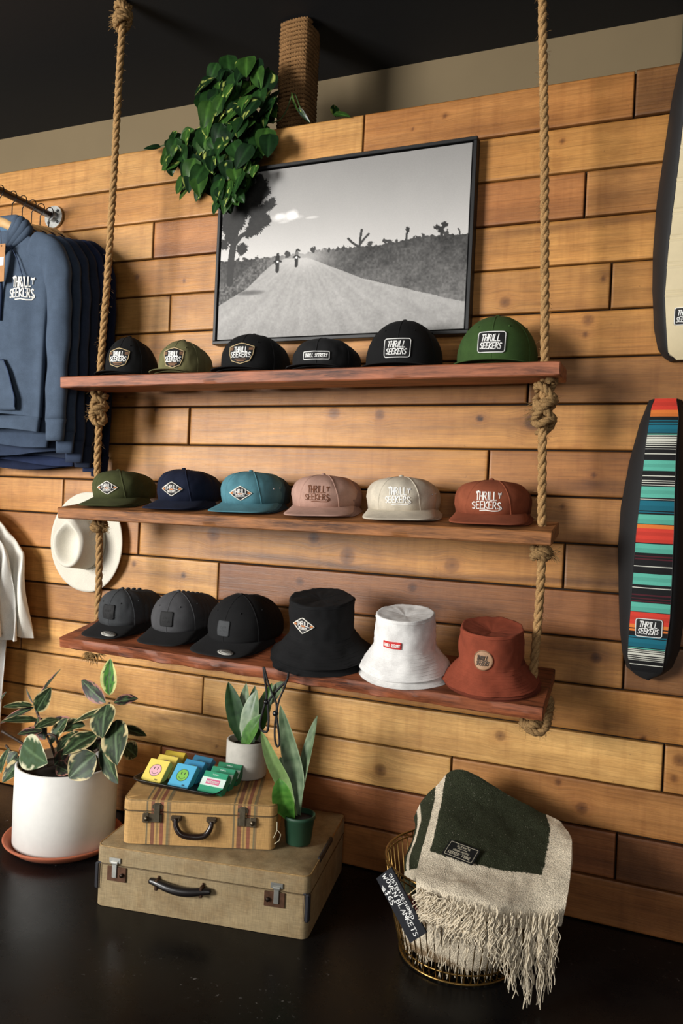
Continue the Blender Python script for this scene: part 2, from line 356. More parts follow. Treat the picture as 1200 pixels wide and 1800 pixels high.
# rope-wrapped post standing on the partition
@cached
def rope_mat(rgb=(188, 148, 98)):
    t = NT('jute'); c = lin(rgb); vec = t.coords(); f = t.noise(vec, 420, 3); f2 = t.noise(vec, 40, 3)
    a = t.ramp(f, [(.28, [v*.35 for v in c[:3]]), (.55, c[:3]), (.8, [min(1, v*1.3) for v in c[:3]])])
    t.l(t.mix(a, t.ramp(f2, [(.3, g(.7)), (.7, g(1.05))]), .8, 'MULTIPLY'), t.b.inputs['Base Color']); t.b.inputs['Roughness'].default_value = .9
    t.b.inputs['Specular IOR Level'].default_value = .15; t.bump(f, .9, .0015); return t.m
def twist(mb, path, R0=.0115, pitch=.055, n=6, step=.006, strands=3, fuzz=0):
    P = [Vector(p) for p in path]; Q = [P[0]]; 
    for a, c in zip(P[:-1], P[1:]):
        k = max(1, int((c-a).length/step))
        for i in range(1, k+1): Q.append(a.lerp(c, i/k))
    L = len(Q); T = [(Q[min(i+1, L-1)]-Q[max(i-1, 0)]).normalized() for i in range(L)]
    up = Vector((0, 1, 0)) if abs(T[0].y) < .9 else Vector((1, 0, 0)); N = (up-T[0]*up.dot(T[0])).normalized(); Fs = []; s_ = 0; S = []
    for i in range(L):
        N = (N-T[i]*N.dot(T[i])).normalized(); Fs.append((N.copy(), T[i].cross(N))); S.append(s_)
        if i < L-1: s_ += (Q[i+1]-Q[i]).length
    for k in range(strands):
        pts = []
        for i in range(L):
            a = 2*math.pi*(S[i]/pitch+k/strands); pts.append(Q[i]+(Fs[i][0]*math.cos(a)+Fs[i][1]*math.sin(a))*R0*.5)
        mb.tube(pts, R0*.58, n)
    for q in range(fuzz):
        i = random.randrange(2, L-2); a = random.uniform(0, 6.28); d = Fs[i][0]*math.cos(a)+Fs[i][1]*math.sin(a)
        e = (d+T[i]*random.uniform(-1, 1)+Vector((random.uniform(-.4, .4), random.uniform(-.4, .4), random.uniform(-.4, .4)))).normalized()
        p0 = Q[i]+d*R0*.9; l_ = random.uniform(.006, .018); mb.tube([p0, p0+e*l_*.5, p0+e*l_+Vector((0, 0, -.003))], .00035, 3, False)
px0, px1, py0, py1 = -1.375, -1.262, .075, .190
t_ = thing('wrapped_post', 'square ceiling post wrapped in coiled jute rope, standing above the plank wall', 'post', (-1.32, .13, 2.518))
b = MB(); b.box((0, 0, .215), (.095, .095, .43)); b.build('post_core', plain((40, 30, 22), .9), t_, False)
b = MB(); path = []; nl = 27; hx, hy = .0555, .0555
for i in range(nl*16):
    a = 2*math.pi*i/16; c_, s_ = math.cos(a), math.sin(a); k = (abs(c_)**6+abs(s_)**6)**(-1/6.)
    path.append((hx*c_*k, hy*s_*k, .008+.0153*i/16))
twist(b, path, .0088, .03, 5, .008, 3, 60); b.build('rope_wrap', rope_mat((150, 112, 72)), t_)

# ---------------------------------------------------------------- shelves and ropes
@cached
def shelf_wood(rgb, dark, k=1.0):
    t = NT('shelf_wood'); vec = t.coords((2.2, 26, 26)); tc = t.n('ShaderNodeTexCoord')
    d = t.noise(t.coords((3, 9, 9)), 1.0, 3); mx = t.n('ShaderNodeMix', data_type='VECTOR'); mx.inputs[0].default_value = .12; t.l(vec, mx.inputs[4]); 
    cx = t.n('ShaderNodeCombineXYZ'); t.l(d, cx.inputs[1]); t.l(d, cx.inputs[2]); sc_ = t.n('ShaderNodeVectorMath', operation='SCALE'); sc_.inputs[3].default_value = 9; t.l(cx.outputs[0], sc_.inputs[0]); t.l(sc_.outputs[0], mx.inputs[5])
    f = t.noise(mx.outputs[1], 2.4, 5, .65); f2 = t.noise(t.coords((12, 180, 180)), 1.0, 3); f3 = t.noise(t.coords((5, 5, 5)), 1, 3)
    a = t.ramp(f, [(.3, lin(dark)[:3]), (.5, lin(rgb)[:3]), (.7, [min(1, v*1.45) for v in lin(rgb)[:3]])])
    a = t.mix(a, t.ramp(f2, [(.35, g(.6)), (.6, g(1.05))]), .7, 'MULTIPLY'); a = t.mix(a, t.ramp(f3, [(.3, g(.6)), (.6, g(1.1))]), .7, 'MULTIPLY')
    t.l(a, t.b.inputs['Base Color']); t.b.inputs['Roughness'].default_value = .55; t.b.inputs['Specular IOR Level'].default_value = .35; t.bump(f, .35, .003); return t.m
SH = {}
def shelf(key, F0, F1, tilt, width, thick, mat, label, live):
    u = (F1-F0); L = u.length; u.normalize(); d = Vector((0, math.cos(R(tilt)), math.sin(R(tilt)))); d = (d-u*d.dot(u)).normalized(); n = u.cross(d)
    M = Matrix((u, d, n)).transposed().to_4x4(); M.translation = F0; SH[key] = (M, L)
    b = MB(); nx = 110; prof = []
    def sec(x):
        e = live*(noise.noise(Vector((x*9, 1.3, 0)))*.7+noise.noise(Vector((x*30, 4, 0)))*.35); e2 = live*noise.noise(Vector((x*14, 7, 0)))*.8
        c = .0035
        return [(x, c, 0), (x, 0-e*.2, -c), (x, e, -thick*.5), (x, e2+abs(e)*.3, -thick+c), (x, c+e2, -thick), (x, width-c, -thick), (x, width, -thick+c), (x, width, -c), (x, width-c, 0), (x, width*.5, 0)]
    xs = [0.0]+[.003+(L-.006)*i/nx for i in range(nx+1)]+[L]
    rows = [sec(x) for x in xs]
    for r_ in (0, -1): rows[r_] = [(p[0], min(max(p[1], .003), width-.003), min(max(p[2], -thick+.003), -.003)) for p in rows[r_]]
    bi = b.grid(rows, True); n_ = 10; b.face([bi+k for k in range(n_)][::-1]); e = bi+(len(rows)-1)*n_; b.face([e+k for k in range(n_)])
    b.v = [tuple(v) for v in b.v]
    o = b.build('hanging_shelf', mat, None, True, angle=40); o.matrix_world = M; tag(o, label, 'shelf', 'rope-hung shelves'); return o
shelf('T', at(105, 662, -.34), at(985, 634, -.29), 3, .184, .038, shelf_wood((154, 92, 62), (66, 34, 22)), 'top rope-hung wooden shelf with reddish stain, below the framed picture', .0015)
shelf('M', at(99.5, 892, -.35), at(970, 935, -.30), 8, .184, .038, shelf_wood((150, 98, 56), (74, 42, 22)), 'middle rope-hung wooden shelf in honey brown, holding the coloured caps', .0015)
shelf('B', at(103, 1120, -.41), at(955, 1246, -.35), 10, .30, .036, shelf_wood((140, 78, 48), (54, 26, 16)), 'lowest rope-hung wooden shelf, deepest one, with rough live front edge', .011)
RY = -.205
def rope(pts, label, knots, tail):
    p0 = pts[0]; t_ = thing('hanging_rope', label, 'rope', p0, 0, 'ropes holding the shelves'); f = inv(p0)
    b = MB(); twist(b, [f(p) for p in smoothpath(pts, 10)], .0122, .088, 7, .006, 3, 300); b.build('rope', rope_mat(), t_)
    for (c, h, r_, sd) in knots:
        random.seed(sd); b = MB(); path = []; nt = 44*2; wr = 2.6 if h < .13 else 4.6
        for i in range(nt):
            q = i/(nt-1); a = q*2*math.pi*wr+sd
            path.append(f(c)+Vector((r_*math.cos(a), r_*math.sin(a), (h-.03)*(.5-q)+.012*math.sin(a*1.5+sd))))
        twist(b, path, .0115, .05, 7, .006, 3, 60)
        path = [f(c)+Vector(((r_*1.1)*math.sin(a), (r_+.006)*math.cos(a)*-1, -h*.25+h*.32*math.sin(a*.5+.6))) for a in [k*.35-1.6 for k in range(13)]]
        twist(b, path, .0115, .05, 7, .006, 3, 30)
        for k in range(26):
            a = random.uniform(2.2, 4.4) if sd % 2 else random.uniform(-1, 1.2); p = f(c)+Vector((r_*math.cos(a), r_*math.sin(a)*.8, random.uniform(-h*.3, h*.1))); d = Vector((math.cos(a), -.2, random.uniform(-.5, .5)))
            b.tube([p, p+d*.018, p+d*.034+Vector((0, 0, random.uniform(-.012, .004)))], .0007, 3, False)
        b.build('knot', rope_mat((164, 130, 86)), t_)
    for tl in tail: tl(t_, f)
    return t_
def bundle(path):
    def g_(t_, f):
        b = MB(); twist(b, [f(p) for p in smoothpath(path, 8)], .0115, .05, 7, .006, 3, 80); b.build('rope_loop', rope_mat((164, 130, 86)), t_)
    return g_
def fray(c, n, l_):
    def g_(t_, f):
        b = MB()
        for k in range(n):
            d = Vector((random.uniform(-1, 1), random.uniform(-.5, .1), random.uniform(-.5, .12))).normalized(); p = f(c)+Vector((random.uniform(-.02, .02), 0, 0)); q = l_*random.uniform(.5, 1)
            b.tube([p, p+d*q*.5+Vector((0, 0, .002)), p+d*q+Vector((0, 0, -.006))], [.002, .0014, .0006], 4, False)
        b.build('frayed_end', rope_mat((150, 120, 76)), t_)
    return g_
lp = [at(216, 25, RY), at(207, 180, RY), at(199, 330, RY), at(188, 500, RY), at(176, 655, RY), at(173, 760, RY), at(171, 830, RY), at(174, 925, RY), at(174, 1000, RY), at(172, 1082, RY), at(172, 1130, RY-.01)]
lp.insert(0, Vector((lp[0].x, RY, 2.949)))
lb = at(172, 1143, RY-.03)
rope(lp, 'left jute rope holding up the shelf ends beside the blue hoodies', [(at(216, 28, RY), .11, .022, 1), (at(174, 718, RY), .13, .021, 3), (at(174, 925, RY), .03, .018, 4)],
     [fray(at(165, 1150, -.25), 60, .045)])
rp = [Vector((-.40, RY, 2.949)), at(953, 0, RY), at(956, 200, RY), at(957, 400, RY), at(957, 630, RY), at(953, 780, RY), at(952, 900, RY), at(952, 980, RY), at(946, 1080, RY), at(936, 1200, RY), at(937, 1250, RY)]
q0 = at(935, 1262, RY)
rope(rp, 'right jute rope holding up the shelf ends beside the striped seat', [(at(957, 712, RY), .16, .024, 5), (at(951, 972, RY), .03, .02, 6)],
     [bundle([at(916, 1266, -.22), at(930, 1282, -.24), at(948, 1287, -.24), at(960, 1275, -.23), at(965, 1255, -.20)]), bundle([at(918, 1272, -.20), at(935, 1274, -.25), at(952, 1272, -.22), at(962, 1262, -.18), at(967, 1240, -.16), at(964, 1225, -.16)])])

# ---------------------------------------------------------------- hats
def crown_fn(rx, ry, h, p, seed, wr, pinch=.0, slope=.0):
    def S(th, t, off=0.0):
        t = min(max(t, 0), .9999); r = (1-t**p)**(1/p); c, s_ = math.cos(th), math.sin(th)
        hh = h*(1-slope*(1-c)/2)
        w_ = wr*(noise.noise(Vector((s_*3+seed, c*3, t*3)))+.5*noise.noise(Vector((s_*8+seed, c*8, t*7))))*min(1, t*4+.2)
        fold = wr*.9*math.sin(th*7+seed+t*3)*t**3
        q = r*(1+(off+w_+fold)/rx)
        bul = 1+.05*math.sin(t*math.pi)
        return Vector((rx*q*bul*s_, -ry*q*bul*c, hh*t*(1-pinch*math.exp(-(r/.25)**2))+off*t))
    def F(u, z, off):                                   # patch coordinates on the front panel
        t = min(max(z/h, 0), .97); r = (1-t**p)**(1/p); return S(u/(rx*r*1.05), t, off)
    return S, F
def patch(mb, F, kind, cu, cz, w_, h, off=.0022):
    """material slots: 0 ground, 1 border, 2 lettering, 3 accent"""
    def outline(k):
        if kind == 'hex': pts = [(-.5, .33), (-.16, .46), (0, .5), (.16, .46), (.5, .33), (.47, -.05), (.36, -.36), (0, -.5), (-.36, -.36), (-.47, -.05)]
        elif kind == 'diamond': pts = [(-.5, 0), (-.06, .46), (0, .5), (.06, .46), (.5, 0), (.06, -.46), (0, -.5), (-.06, -.46)]
        elif kind == 'round': pts = [(.5*math.cos(a), .5*math.sin(a)) for a in [2*math.pi*i/28 for i in range(28)]]
        else: pts = [(x/w_, y/h) for x, y in rrect(-w_/2, -h/2, w_/2, h/2, min(w_, h)*.12)]
        return [(cu+x*w_*k, cz+y*h*k) for x, y in pts]
    def dens(pts):
        out = []
        for i, a in enumerate(pts):
            b_ = pts[(i+1) % len(pts)]; n_ = max(1, int(math.dist(a, b_)/.004))
            out += [(a[0]+(b_[0]-a[0])*j/n_, a[1]+(b_[1]-a[1])*j/n_) for j in range(n_)]
        return out
    o = dens(outline(1)); mb.cur = 0; nr = 6; rows = []
    for j in range(nr, -1, -1): rows.append([F(cu+(x-cu)*j/nr, cz+(y-cz)*j/nr, off) for x, y in o])
    mb.grid([[F(x, y, -.001) for x, y in o]]+rows, True)
    if kind in ('square',): 
        mb.cur = 1; oo = outline(.9)+[outline(.9)[0]]; mb.ribbon(oo, .0007, F, off+.0004); 
        mb.cur = 2
        text(mb, 'THRILL', cu-w_*.28, cz+.001, w_*.56, h*.14, .0007, F, off+.0005); text(mb, 'SEEKERS', cu-w_*.3, cz-h*.2, w_*.6, h*.14, .0007, F, off+.0005); return
    oo = outline(.955); oo.append(oo[0]); mb.cur = 1; 
    if kind != 'redbox': mb.ribbon(oo, .0022 if kind != 'round' else .0018, F, off+.0007)
    mb.cur = 2
    if kind == 'hex':
        text(mb, 'THRILL', cu-w_*.25, cz+h*.07, w_*.5, h*.22, h*.040, F, off+.001); text(mb, 'SEEKERS', cu-w_*.38, cz-h*.18, w_*.76, h*.23, h*.040, F, off+.001)
        mb.cur = 3
        for s_ in (-1, 1):
            for k in range(3): mb.ribbon([(cu+s_*w_*.3, cz+h*(.17+.045*k)), (cu+s_*w_*.43, cz+h*(.17+.045*k))], h*.02, F, off+.001)
        for k in range(2): mb.ribbon([(cu-w_*(.2-.07*k), cz-h*(.27+.08*k)), (cu+w_*(.2-.07*k), cz-h*(.27+.08*k))], h*.035, F, off+.001)
    elif kind == 'diamond':
        text(mb, 'THRILL', cu-w_*.29, cz+h*.01, w_*.60, h*.26, h*.042, F, off+.001, 0, .35); text(mb, 'SEEKERS', cu-w_*.19, cz-h*.24, w_*.38, h*.15, h*.028, F, off+.001)
        mb.cur = 3
        for s_ in (-1, 1): mb.ribbon([(cu+s_*w_*.33, cz), (cu+s_*w_*.40, cz)], h*.12, F, off+.001)
        mb.ribbon([(cu-w_*.07, cz-h*.04), (cu+w_*.07, cz-h*.04)], h*.10, F, off+.0008)
    elif kind == 'brush':
        text(mb, 'THRILL', cu-w_*.36, cz+h*.03, w_*.66, h*.30, h*.050, F, off+.001, .18, 0, .05); text(mb, 'SEEKERS', cu-w_*.40, cz-h*.32, w_*.74, h*.28, h*.046, F, off+.001, .18, 0, .06)
    elif kind == 'round':
        text(mb, 'THRILL', cu-w_*.32, cz+h*.0, w_*.55, h*.22, h*.045, F, off+.001, .2, 0, .05); text(mb, 'SEEKERS', cu-w_*.33, cz-h*.25, w_*.6, h*.2, h*.04, F, off+.001, .2, 0, .05)
    elif kind in ('bar', 'redbox'):
        text(mb, 'THRILL SEEKERS', cu-w_*.42, cz-h*.22, w_*.82, h*.42, h*.08, F, off+.001, .2, 0, .04)
def logo_text(mb, F, cu, cz, w_, h, off=.0009):
    k = h*.052
    text(mb, 'THRILL', cu-w_*.38, cz+h*.06, w_*.68, h*.36, k, F, off, 0, .0); text(mb, 'SEEKERS', cu-w_*.5, cz-h*.34, w_*.93, h*.33, k, F, off, 0, .12)
    mb.ribbon([(cu-w_*.3, cz+h*.46), (cu-w_*.4, cz+h*.40), (cu-w_*.36, cz+h*.36)], k, F, off)
    mb.ribbon([(cu+w_*.38, cz+h*.14), (cu+w_*.385, cz+h*.34)], k*.7, F, off)                     # small palm
    for a in (-140, -175, -40, -5, 35, 145): mb.ribbon([(cu+w_*.385, cz+h*.35), (cu+w_*.385+math.cos(R(a))*h*.09, cz+h*.35+math.sin(R(a))*h*.07)], k*.5, F, off)
    mb.ribbon([(cu-w_*.25, cz-h*.45), (cu-w_*.05, cz-h*.42), (cu+w_*.15, cz-h*.46), (cu+w_*.35, cz-h*.46), (cu+w_*.47, cz-h*.36), (cu+w_*.44, cz-h*.27)], k, F, off)
def cap(label, M, rx=.092, ry=.10, h=.105, p=2.6, body=(60, 60, 60), brimc=None, wr=.002, pk=None, pc=(0, 0), seed=0, front=True, open_back=False, ext=.075, bw=.082, bend=.010, sticker=None, group=None,
        pcol=((12, 12, 12), (200, 175, 130), (235, 235, 230), (190, 150, 100)), logo=None, panels=6, eyelets=None, fine=900, pinch=0.0, slope=0.0, brimlift=.004, visor_tilt=0.0, fn_base=.006, blift=.0):
    fn_base = fn_base+blift*.75
    t_ = thing('baseball_cap', label, 'cap', M=M, group=group)
    S, F = crown_fn(rx, ry, h, p, seed, wr, pinch, slope); b = MB()
    th0, th1 = (-math.pi, math.pi) if not open_back else (-2.15, 2.15); nu, nv = 56, 20; base = fn_base
    avs = [math.sin(math.pi/2*j/nv) if True else 0 for j in range(nv+1)]
    up = Vector((0, 0, base)); rows = []
    for j in range(nv+1):
        a = math.pi/2*j/nv; tt = math.sin(a)**(2/p)
        rows.append([S(th0+(th1-th0)*i/nu, tt if j < nv else 1.0)+up for i in range(nu+1)])
    inner = [[S(th0+(th1-th0)*i/nu, 0.0, -.003)+up for i in range(nu+1)], [S(th0+(th1-th0)*i/nu, 0.12, -.003)+up for i in range(nu+1)]]
    b.grid(inner[::-1]+rows)
    FF = lambda u, z, off: F(u, z, off)+up
    angs = [0, 60, 120, 180, 240, 300] if panels == 6 else [38, -38, 110, 180, 250]
    for a in angs:
        a = R(a); a = a if a <= math.pi else a-2*math.pi
        if open_back and abs(a) > 2.1: continue
        rws = []
        for j in range(17):
            tt = math.sin(math.pi/2*j/16.5)**(2/p); r_ = max(.05, (1-tt**p)**(1/p)); dw = .0022/(rx*r_)
            if panels == 5 and abs(a) < 1: aa = a*(1-.25*tt)
            else: aa = a
            rws.append([S(aa-dw, tt, -.0002)+up, S(aa-dw*.5, tt, .0011)+up, S(aa+dw*.5, tt, .0011)+up, S(aa+dw, tt, -.0002)+up])
        b.grid(rws)
    fb = fabric(body, fine); b.build('crown', fb, t_)
    top = S(0, 1.0)+up
    b = MB(); b.sphere(top+Vector((0, 0, .001)), .0075, 12, (1, 1, .55)); b.build('button', fb, t_)
    if eyelets or (eyelets is None and (panels == 6 or body[2] > 140)):
        for a in ((30, -30, 80, -80) if panels == 6 else (62, 78)):
            if open_back and abs(a) > 110: continue
            b = MB(); c = S(R(a), .72 if panels == 6 else .5, .0005)+up; b.sphere(c, .0028, 8)
            b.build('eyelet', plain((200, 200, 200), .35, .8) if panels == 5 else fb, t_)
    # brim
    b = MB(); nb = 30; top_r = []; mid = []; amax = R(76)
    def bz(x, y): return brimlift-bend*(x/bw)**2*.9+visor_tilt*(-y-ry*.6)
    for i in range(nb+1):
        q = -1+2*i/nb; th = q*amax; inn = S(th, 0.0, -.002)
        inn = Vector((inn.x, inn.y, 0)); e = (1-abs(q)**2.6)**(1/2.3) if abs(q) < 1 else 0
        out = Vector((bw*math.sin(q*math.pi/2)*1.0, inn.y*(.35+.65*0)-(ry*.62+ext)*e if False else -(ry*math.cos(amax))-(ry*(1-math.cos(amax))+ext)*e, 0))
        top_r.append((inn, out))
    rows_t = []; rows_b = []; K = 8
    for k in range(K+1):
        s_ = k/K; rt = []; rb = []
        for (a, c) in top_r:
            pt = a.lerp(c, s_); z = bz(pt.x, pt.y)+bend*.9+blift*(1-s_)**1.3
            rt.append(Vector((pt.x, pt.y, z+.0022+base*.4*(1-s_)))); rb.append(Vector((pt.x, pt.y, z-.0006)))
        rows_t.append(rt); rows_b.append(rb)
    edge = [rows_t[-1][i]+(rows_t[-1][i]-rows_t[-2][i]).normalized()*.0018-Vector((0, 0, .0014)) if (rows_t[-1][i]-rows_t[-2][i]).length > 0 else rows_t[-1][i] for i in range(nb+1)]
    b.grid(rows_t+[edge]+rows_b[::-1]); 
    zmin = min(v[2] for v in b.v); b.v = [(v[0], v[1], v[2]-zmin) for v in b.v]
    b.build('brim', fabric(brimc or body, fine), t_)
    if pk:
        kind, w_, hh = pk; b = MB(); patch(b, FF, kind, pc[0], pc[1], w_, hh)
        put_patch(b, [plain(c_, .8) for c_ in pcol], t_)
    if logo:
        w_, hh, cz, rgb = logo; b = MB(); logo_text(b, FF, pc[0], cz, w_, hh); b.build('embroidery', plain(rgb, .7), t_)
    if sticker:
        sx, sy = sticker; b = MB()
        def fs(u, v, w_):
            X = sx+u; Y = sy+v; yi = -ry*math.cos(math.asin(max(-1, min(1, X/rx)))); q = 2/math.pi*math.asin(max(-1, min(1, X/bw))); e = (1-abs(q)**2.6)**(1/2.3)
            yo = -(ry*math.cos(amax))-(ry*(1-math.cos(amax))+ext)*e; k = max(0, min(1, (Y-yi)/(yo-yi)))
            return Vector((X, Y, bz(X, Y)+bend*.9+blift*(1-k)**1.3+.0022+base*.4*(1-k)-zmin+.0022+w_))
        pts = [(.027*math.cos(a), .015*math.sin(a)) for a in [2*math.pi*k/28 for k in range(28)]]
        b.prism(pts, .0006, fs); b.cur = 1; fr = lambda u, v, o_: fs(u, v, .0008+o_)
        b.ribbon([(x*.8, y*.75) for x, y in pts+[pts[0]]], .0008, fr, .0003); text(b, 'TSTSTS'.replace('TSTSTS', 'THRILL'), -.015, -.0035, .03, .007, .0009, fr, .0003)
        b.build('sticker', [plain((190, 188, 180), .35, .3), plain((70, 70, 68), .5)], t_)
    return t_
def put_patch(b, mats, parent):
    A, B = MB(), MB()
    for q, want in ((A, (0, 1)), (B, (2, 3))):
        mp = {}
        for f_, m_ in zip(b.f, b.mi):
            if m_ in want:
                for i in f_:
                    if i not in mp: mp[i] = q.vert(b.v[i])
                q.cur = m_-want[0]; q.face([mp[i] for i in f_])
    o = A.build('patch', mats[:2], parent)
    if B.f: B.build('lettering', mats[2:4], o)
    return o
def on(key, u, v, rot=0, w_=0.0):                        # matrix standing on a shelf at distance u along, v from its front edge
    M, L = SH[key]; return M @ Matrix.Translation((u, v, w_+.0008)) @ Matrix.Rotation(R(rot), 4, 'Z')
def uof(key, px, py):                                    # distance along a shelf of a point of its top face
    M, L = SH[key]; n = M.to_3x3() @ Vector((0, 0, 1)); v = (px-600)/FPX*CR+(py-900)/FPX*CD+_f
    p = CAM+v*((M.translation-CAM).dot(n)/v.dot(n)); return (M.inverted() @ p)
BLK = (19, 19, 20)
def stack(key, tip, n, names, dv=.02, v0=.0, rot=0, lift=.0042, u=0, **kw):
    ry, ext = kw.get('ry', .10), kw.get('ext', .075); vc = v0+ry+ext
    kw0 = dict(kw)
    for i in range(n):
        k = dict(kw0); s_ = .972**i
        for d in ('rx', 'ry', 'h'): k[d] = k.get(d, dict(rx=.092, ry=.10, h=.105)[d])*s_
        if i: k['pk'] = None; k['logo'] = None; k['sticker'] = None
        if i: k['eyelets'] = False
        k['open_back'] = i < n-1; k['seed'] = kw.get('seed', 0)+i*3.1
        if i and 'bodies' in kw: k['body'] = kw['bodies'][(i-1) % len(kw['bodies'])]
        k.pop('bodies', None)
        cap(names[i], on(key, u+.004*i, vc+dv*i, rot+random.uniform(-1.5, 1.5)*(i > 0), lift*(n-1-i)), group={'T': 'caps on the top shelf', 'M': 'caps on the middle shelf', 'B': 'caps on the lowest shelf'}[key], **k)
TAN = ((14, 13, 13), (196, 172, 128), (236, 236, 232), (150, 110, 80)); WB = ((16, 16, 17), (232, 232, 228), (238, 238, 234), (200, 90, 50)); DI = ((30, 28, 30), (232, 228, 215), (235, 232, 225), (190, 120, 70))
def nm(a, b_, n): return [a]+[f'{b_}, {w_}' for w_ in ('second from front', 'third from front', 'fourth from front', 'fifth from front')][:n-1]
# top shelf
stack('T', (215, 655), 2, nm('black cap with tan-edged shield patch, at the left rope on the top shelf', 'black cap nested behind the leftmost top-shelf cap', 2), body=BLK, wr=.002, pk=('hex', .078, .068), pc=(0, .055), pcol=TAN, seed=1, dv=.024, u=0.182, rot=8, rx=0.0785, ry=0.0832, h=0.138, p=2.3, slope=0.05, ext=0.06, bw=0.0761)
stack('T', (302, 655), 2, nm('olive khaki cap with tan-edged shield patch, second on the top shelf', 'olive khaki cap nested behind the patched khaki cap', 2), body=(112, 108, 72), wr=.0035, pk=('hex', .072, .070), pc=(0, .047), pcol=TAN, seed=2, dv=.026, u=0.401, rot=8, rx=0.0799, ry=0.0847, h=0.116, p=2.7, slope=0.12, ext=0.06, bw=0.0775)
stack('T', (430, 651), 2, nm('black cap with tan-edged shield patch, in front of the picture corner', 'black cap nested behind the shield-patched cap under the picture', 2), body=BLK, wr=.002, pk=('hex', .090, .068), pc=(0, .052), pcol=TAN, seed=3, dv=.022, u=0.658, rot=4, rx=0.1048, ry=0.1111, h=0.128, p=3.0, slope=0.12, ext=0.06, bw=0.1017)
stack('T', (575, 646), 2, nm('low floppy black cap with narrow white-lettered bar patch', 'black cap nested behind the bar-patched cap', 2), body=(30, 30, 31), wr=.004, pk=('bar', .088, .024), pc=(0, .036), pcol=WB, seed=4, dv=.022, eyelets=False, u=0.917, rot=6, rx=0.1005, ry=0.1065, h=0.101, p=3.3, slope=0.15, ext=0.055, bw=0.0975)
stack('T', (708, 641), 1, ['tall black high-crown cap with white square-edged patch on the top shelf'], body=BLK, wr=.0008, pk=('brush', .082, .058), pc=(0, .052), pcol=WB, seed=5, u=1.176, rot=6, rx=0.1162, ry=0.1232, h=0.152, p=2.15, slope=0, ext=0.045, bw=0.1127)
stack('T', (873, 634), 1, ['forest green high-crown cap with black patch, beside the right rope'], body=(58, 84, 40), wr=.0008, pk=('brush', .080, .062), pc=(0, .058), pcol=WB, seed=6, u=1.461, rot=2, rx=0.1152, ry=0.1221, h=0.15, p=2.15, slope=0, ext=0.045, bw=0.1117)
# middle shelf
kwm = dict(panels=5, bend=.003, wr=.003, pinch=.03, blift=.009)
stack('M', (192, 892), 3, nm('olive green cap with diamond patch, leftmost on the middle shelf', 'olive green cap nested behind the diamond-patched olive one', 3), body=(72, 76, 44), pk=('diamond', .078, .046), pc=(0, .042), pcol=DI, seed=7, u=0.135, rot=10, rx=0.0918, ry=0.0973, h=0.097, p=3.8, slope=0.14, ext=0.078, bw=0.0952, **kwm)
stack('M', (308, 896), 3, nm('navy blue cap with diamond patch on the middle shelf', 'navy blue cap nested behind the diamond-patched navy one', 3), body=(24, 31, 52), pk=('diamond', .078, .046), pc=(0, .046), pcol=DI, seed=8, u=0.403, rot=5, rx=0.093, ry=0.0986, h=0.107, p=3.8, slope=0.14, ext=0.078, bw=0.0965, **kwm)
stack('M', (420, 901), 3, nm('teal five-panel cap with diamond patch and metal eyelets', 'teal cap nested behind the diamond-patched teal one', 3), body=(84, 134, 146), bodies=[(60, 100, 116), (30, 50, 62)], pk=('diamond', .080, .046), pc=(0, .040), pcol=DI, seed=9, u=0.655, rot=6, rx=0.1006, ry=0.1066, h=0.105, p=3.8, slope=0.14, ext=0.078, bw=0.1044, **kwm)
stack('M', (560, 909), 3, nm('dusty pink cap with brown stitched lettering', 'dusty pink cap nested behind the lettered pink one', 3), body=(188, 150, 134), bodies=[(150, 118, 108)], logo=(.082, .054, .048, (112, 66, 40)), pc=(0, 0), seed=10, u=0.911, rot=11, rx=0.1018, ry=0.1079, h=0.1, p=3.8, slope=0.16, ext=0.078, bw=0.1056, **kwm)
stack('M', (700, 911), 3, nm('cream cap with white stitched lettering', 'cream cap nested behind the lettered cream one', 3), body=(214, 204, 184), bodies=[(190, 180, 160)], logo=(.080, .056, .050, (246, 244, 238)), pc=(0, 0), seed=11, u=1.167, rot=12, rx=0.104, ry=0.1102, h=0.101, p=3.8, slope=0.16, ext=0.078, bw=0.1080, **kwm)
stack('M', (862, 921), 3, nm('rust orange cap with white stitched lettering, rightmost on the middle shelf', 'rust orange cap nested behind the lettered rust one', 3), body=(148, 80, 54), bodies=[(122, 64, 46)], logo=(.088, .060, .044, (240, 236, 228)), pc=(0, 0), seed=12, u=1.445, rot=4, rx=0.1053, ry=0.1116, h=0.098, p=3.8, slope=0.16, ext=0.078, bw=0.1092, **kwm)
# lowest shelf
SQ = ((22, 22, 23), (44, 44, 44), (50, 50, 50), (40, 40, 40)); SQ2 = ((58, 60, 62), (74, 76, 78), (80, 82, 84), (40, 40, 40))
kwl = dict(bend=.002, brimc=(30, 30, 31), blift=.010)
stack('B', (192, 1124), 4, nm('dark grey cap with black square patch and oval brim sticker, leftmost on the lowest shelf', 'dark grey cap nested behind the leftmost stickered cap', 4), body=(66, 68, 70), wr=.003, pk=('square', .044, .046), pc=(0, .052), pcol=SQ, seed=13, sticker=(.034, -.135), dv=.026, u=0.143, rot=0, rx=0.0812, ry=0.0861, h=0.111, p=2.8, slope=0.08, ext=0.078, bw=0.0788, **kwl)
stack('B', (303, 1144), 5, nm('charcoal wool cap with black square patch and black brim', 'charcoal wool cap nested behind the square-patched charcoal one', 5), body=(76, 76, 78), wr=.001, pk=('square', .044, .046), pc=(0, .048), pcol=SQ, seed=14, dv=.022, u=0.357, rot=5, rx=0.0899, ry=0.0953, h=0.1165, p=2.35, slope=0.03, ext=0.078, bw=0.0872, **kwl)
